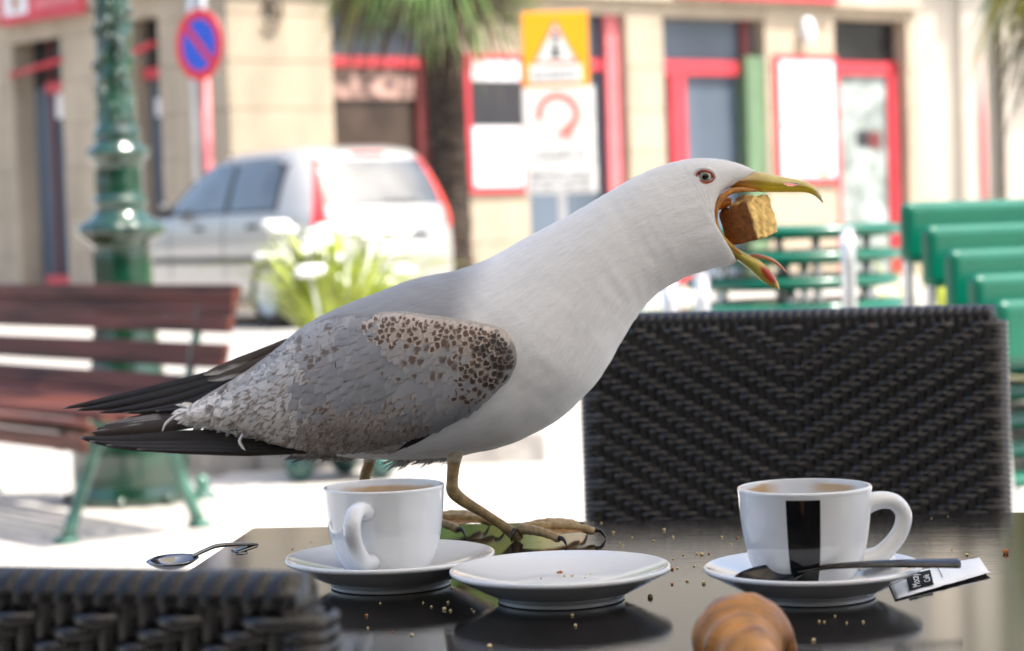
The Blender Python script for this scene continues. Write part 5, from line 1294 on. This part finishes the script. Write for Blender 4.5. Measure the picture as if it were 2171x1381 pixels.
# ================================================================== BREAD IN THE BILL
brm = attr_mat('bread', 'pig', .75, .6, ('Object', (1, 1, 1)), 190, vary=.28, vs=150, sss=.12, bd=.0022)
bc = P(1586, 468, YG); br = empty('bread_chunk', bc); tag(br, 'torn chunk of crusty bread held in the open bill', 'bread')
b = bmesh.new(); bmesh.ops.create_cube(b, size=2.0); bmesh.ops.subdivide_edges(b, edges=b.edges[:], cuts=17, use_grid_fill=True)
Mr = Matrix.Rotation(R(-14), 3, 'Y') @ Matrix.Rotation(R(47), 3, 'Z'); cl = []
for v in b.verts:
    p = v.co.copy(); s_ = p.normalized()*1.42; p = p.lerp(s_, .16)
    l = p.copy(); p = Vector((p.x*.0140, p.y*.0145, p.z*.0148))
    crumb = v.co.x > .93 and False
    face_crumb = (v.co.y < -.97) or (v.co.z > .97 and v.co.y < .3)      # right-hand front face and torn top
    n1 = noise.noise(v.co*2.3); n2 = noise.noise(v.co*6.1+Vector((4, 0, 0)))
    amp = .0022*n1+.0013*n2 if face_crumb else .0009*n1
    p += v.co.normalized()*amp
    if v.co.z > .3: p.z += .0030*max(0, noise.noise(Vector((v.co.x*1.7, v.co.y*1.7, 8))))*2*v.co.z - (.0035 if v.co.y > .2 else 0)*v.co.z
    v.co = Mr @ p
    crust = np.array((.30, .105, .022))*(1+.5*n2); cru = np.array((.82, .55, .18))*(1+.4*n2)
    k = 1.0 if face_crumb else 0.0
    edge = max(abs(l.x), abs(l.z)) > .97
    if face_crumb and edge and n1 > -.1: k = .35
    cl.append(np.clip(crust*(1-k)+cru*k, 0.01, .9))
me = bpy.data.meshes.new('chunk'); b.to_mesh(me); b.free(); me.polygons.foreach_set('use_smooth', [True]*len(me.polygons)); me.materials.append(brm)
o = bpy.data.objects.new('chunk', me); COL.objects.link(o); o.parent = br; set_col(o, np.array(cl))

# ================================================================== PARASOLS out of view, stand-ins added to shade the table and terrace
pz = 2.45; pcx, pcy = 0.88, 1.15
g = empty('parasol', (2.35, 1.0, 0)); tag(g, 'unseen square beige parasol standing in for the shade over the table', 'parasol')
mb = MB(); ox, oy = pcx-2.35, pcy-1.0; h = 1.25
mb.v = [(ox-h, oy-h, pz), (ox+h, oy-h, pz), (ox+h, oy+h, pz), (ox-h, oy+h, pz), (ox, oy, pz+.55)]; mb.f = [(0, 1, 4), (1, 2, 4), (2, 3, 4), (3, 0, 4)]
o = mb.build('canopy', MT['canvas'], g, False); o.modifiers.new('t', 'SOLIDIFY').thickness = .004
MB().tube([(.4, 0, 0), (.4, 0, 3.2), (ox, oy, pz+.75), (ox, oy, pz+.5)], .04, 10).build('cantilever_pole', MT['galv'], g)
MB().lathe([(.001, .08), (.4, .08), (.45, 0), (.001, 0)], 24, Matrix.Translation((.4, 0, 0))).build('base_weight', MT['kerb'], g)
for sx, sy in ((-1, -1), (1, -1), (1, 1), (-1, 1)): MB().tube([(ox, oy, pz+.52), (ox+sx*h, oy+sy*h, pz-.012)], .012, 6).build('rib', MT['galv'], g)

p2 = copy_tree(g); p2.location = (2.35, -1.75, 0); tag(p2, 'unseen beige parasol added behind the viewer to cut bounced light', 'parasol')  # extra unseen parasols, added to cut ground bounce and front light
p3 = copy_tree(g); p3.location = (-.35, -1.75, 0); tag(p3, 'unseen beige parasol added behind and left to cut bounced light', 'parasol')
for o_ in (g, p2, p3): o_['group'] = 'unseen shade parasols'

# ================================================================== CAFE FRONT out of view behind the viewer, added to cut front light
MT['cafewood'] = mat('dark_cafe_wood', (0.07, 0.05, 0.04), 0.5, var=0.2, vs=4)
g = empty('unseen_cafe_building', (0, -3.0, 0)); tag(g, 'unseen dark timber cafe front added behind the terrace to cut front light', 'building')
for x0, x1 in ((-7, -4.2), (-3.9, -1.4), (-1.1, 1.4), (1.7, 4.2), (4.5, 7)):
    MB().box(x0, x1, -.06, -.04, .7, 2.6).build('pane', MT['darkpane'], g, False); MB().box(x0, x1, -.12, 0, 0, .69).build('panel', MT['cafewood'], g, False)
for x in (-4.05, -1.25, 1.55, 4.35): MB().box(x-.14, x+.14, -.15, .03, 0, 2.6).build('mullion', MT['cafewood'], g, False)
MB().box(-7, 7, -.2, .06, 2.61, 5.5).build('upper_wall', MT['cafewood'], g, False)
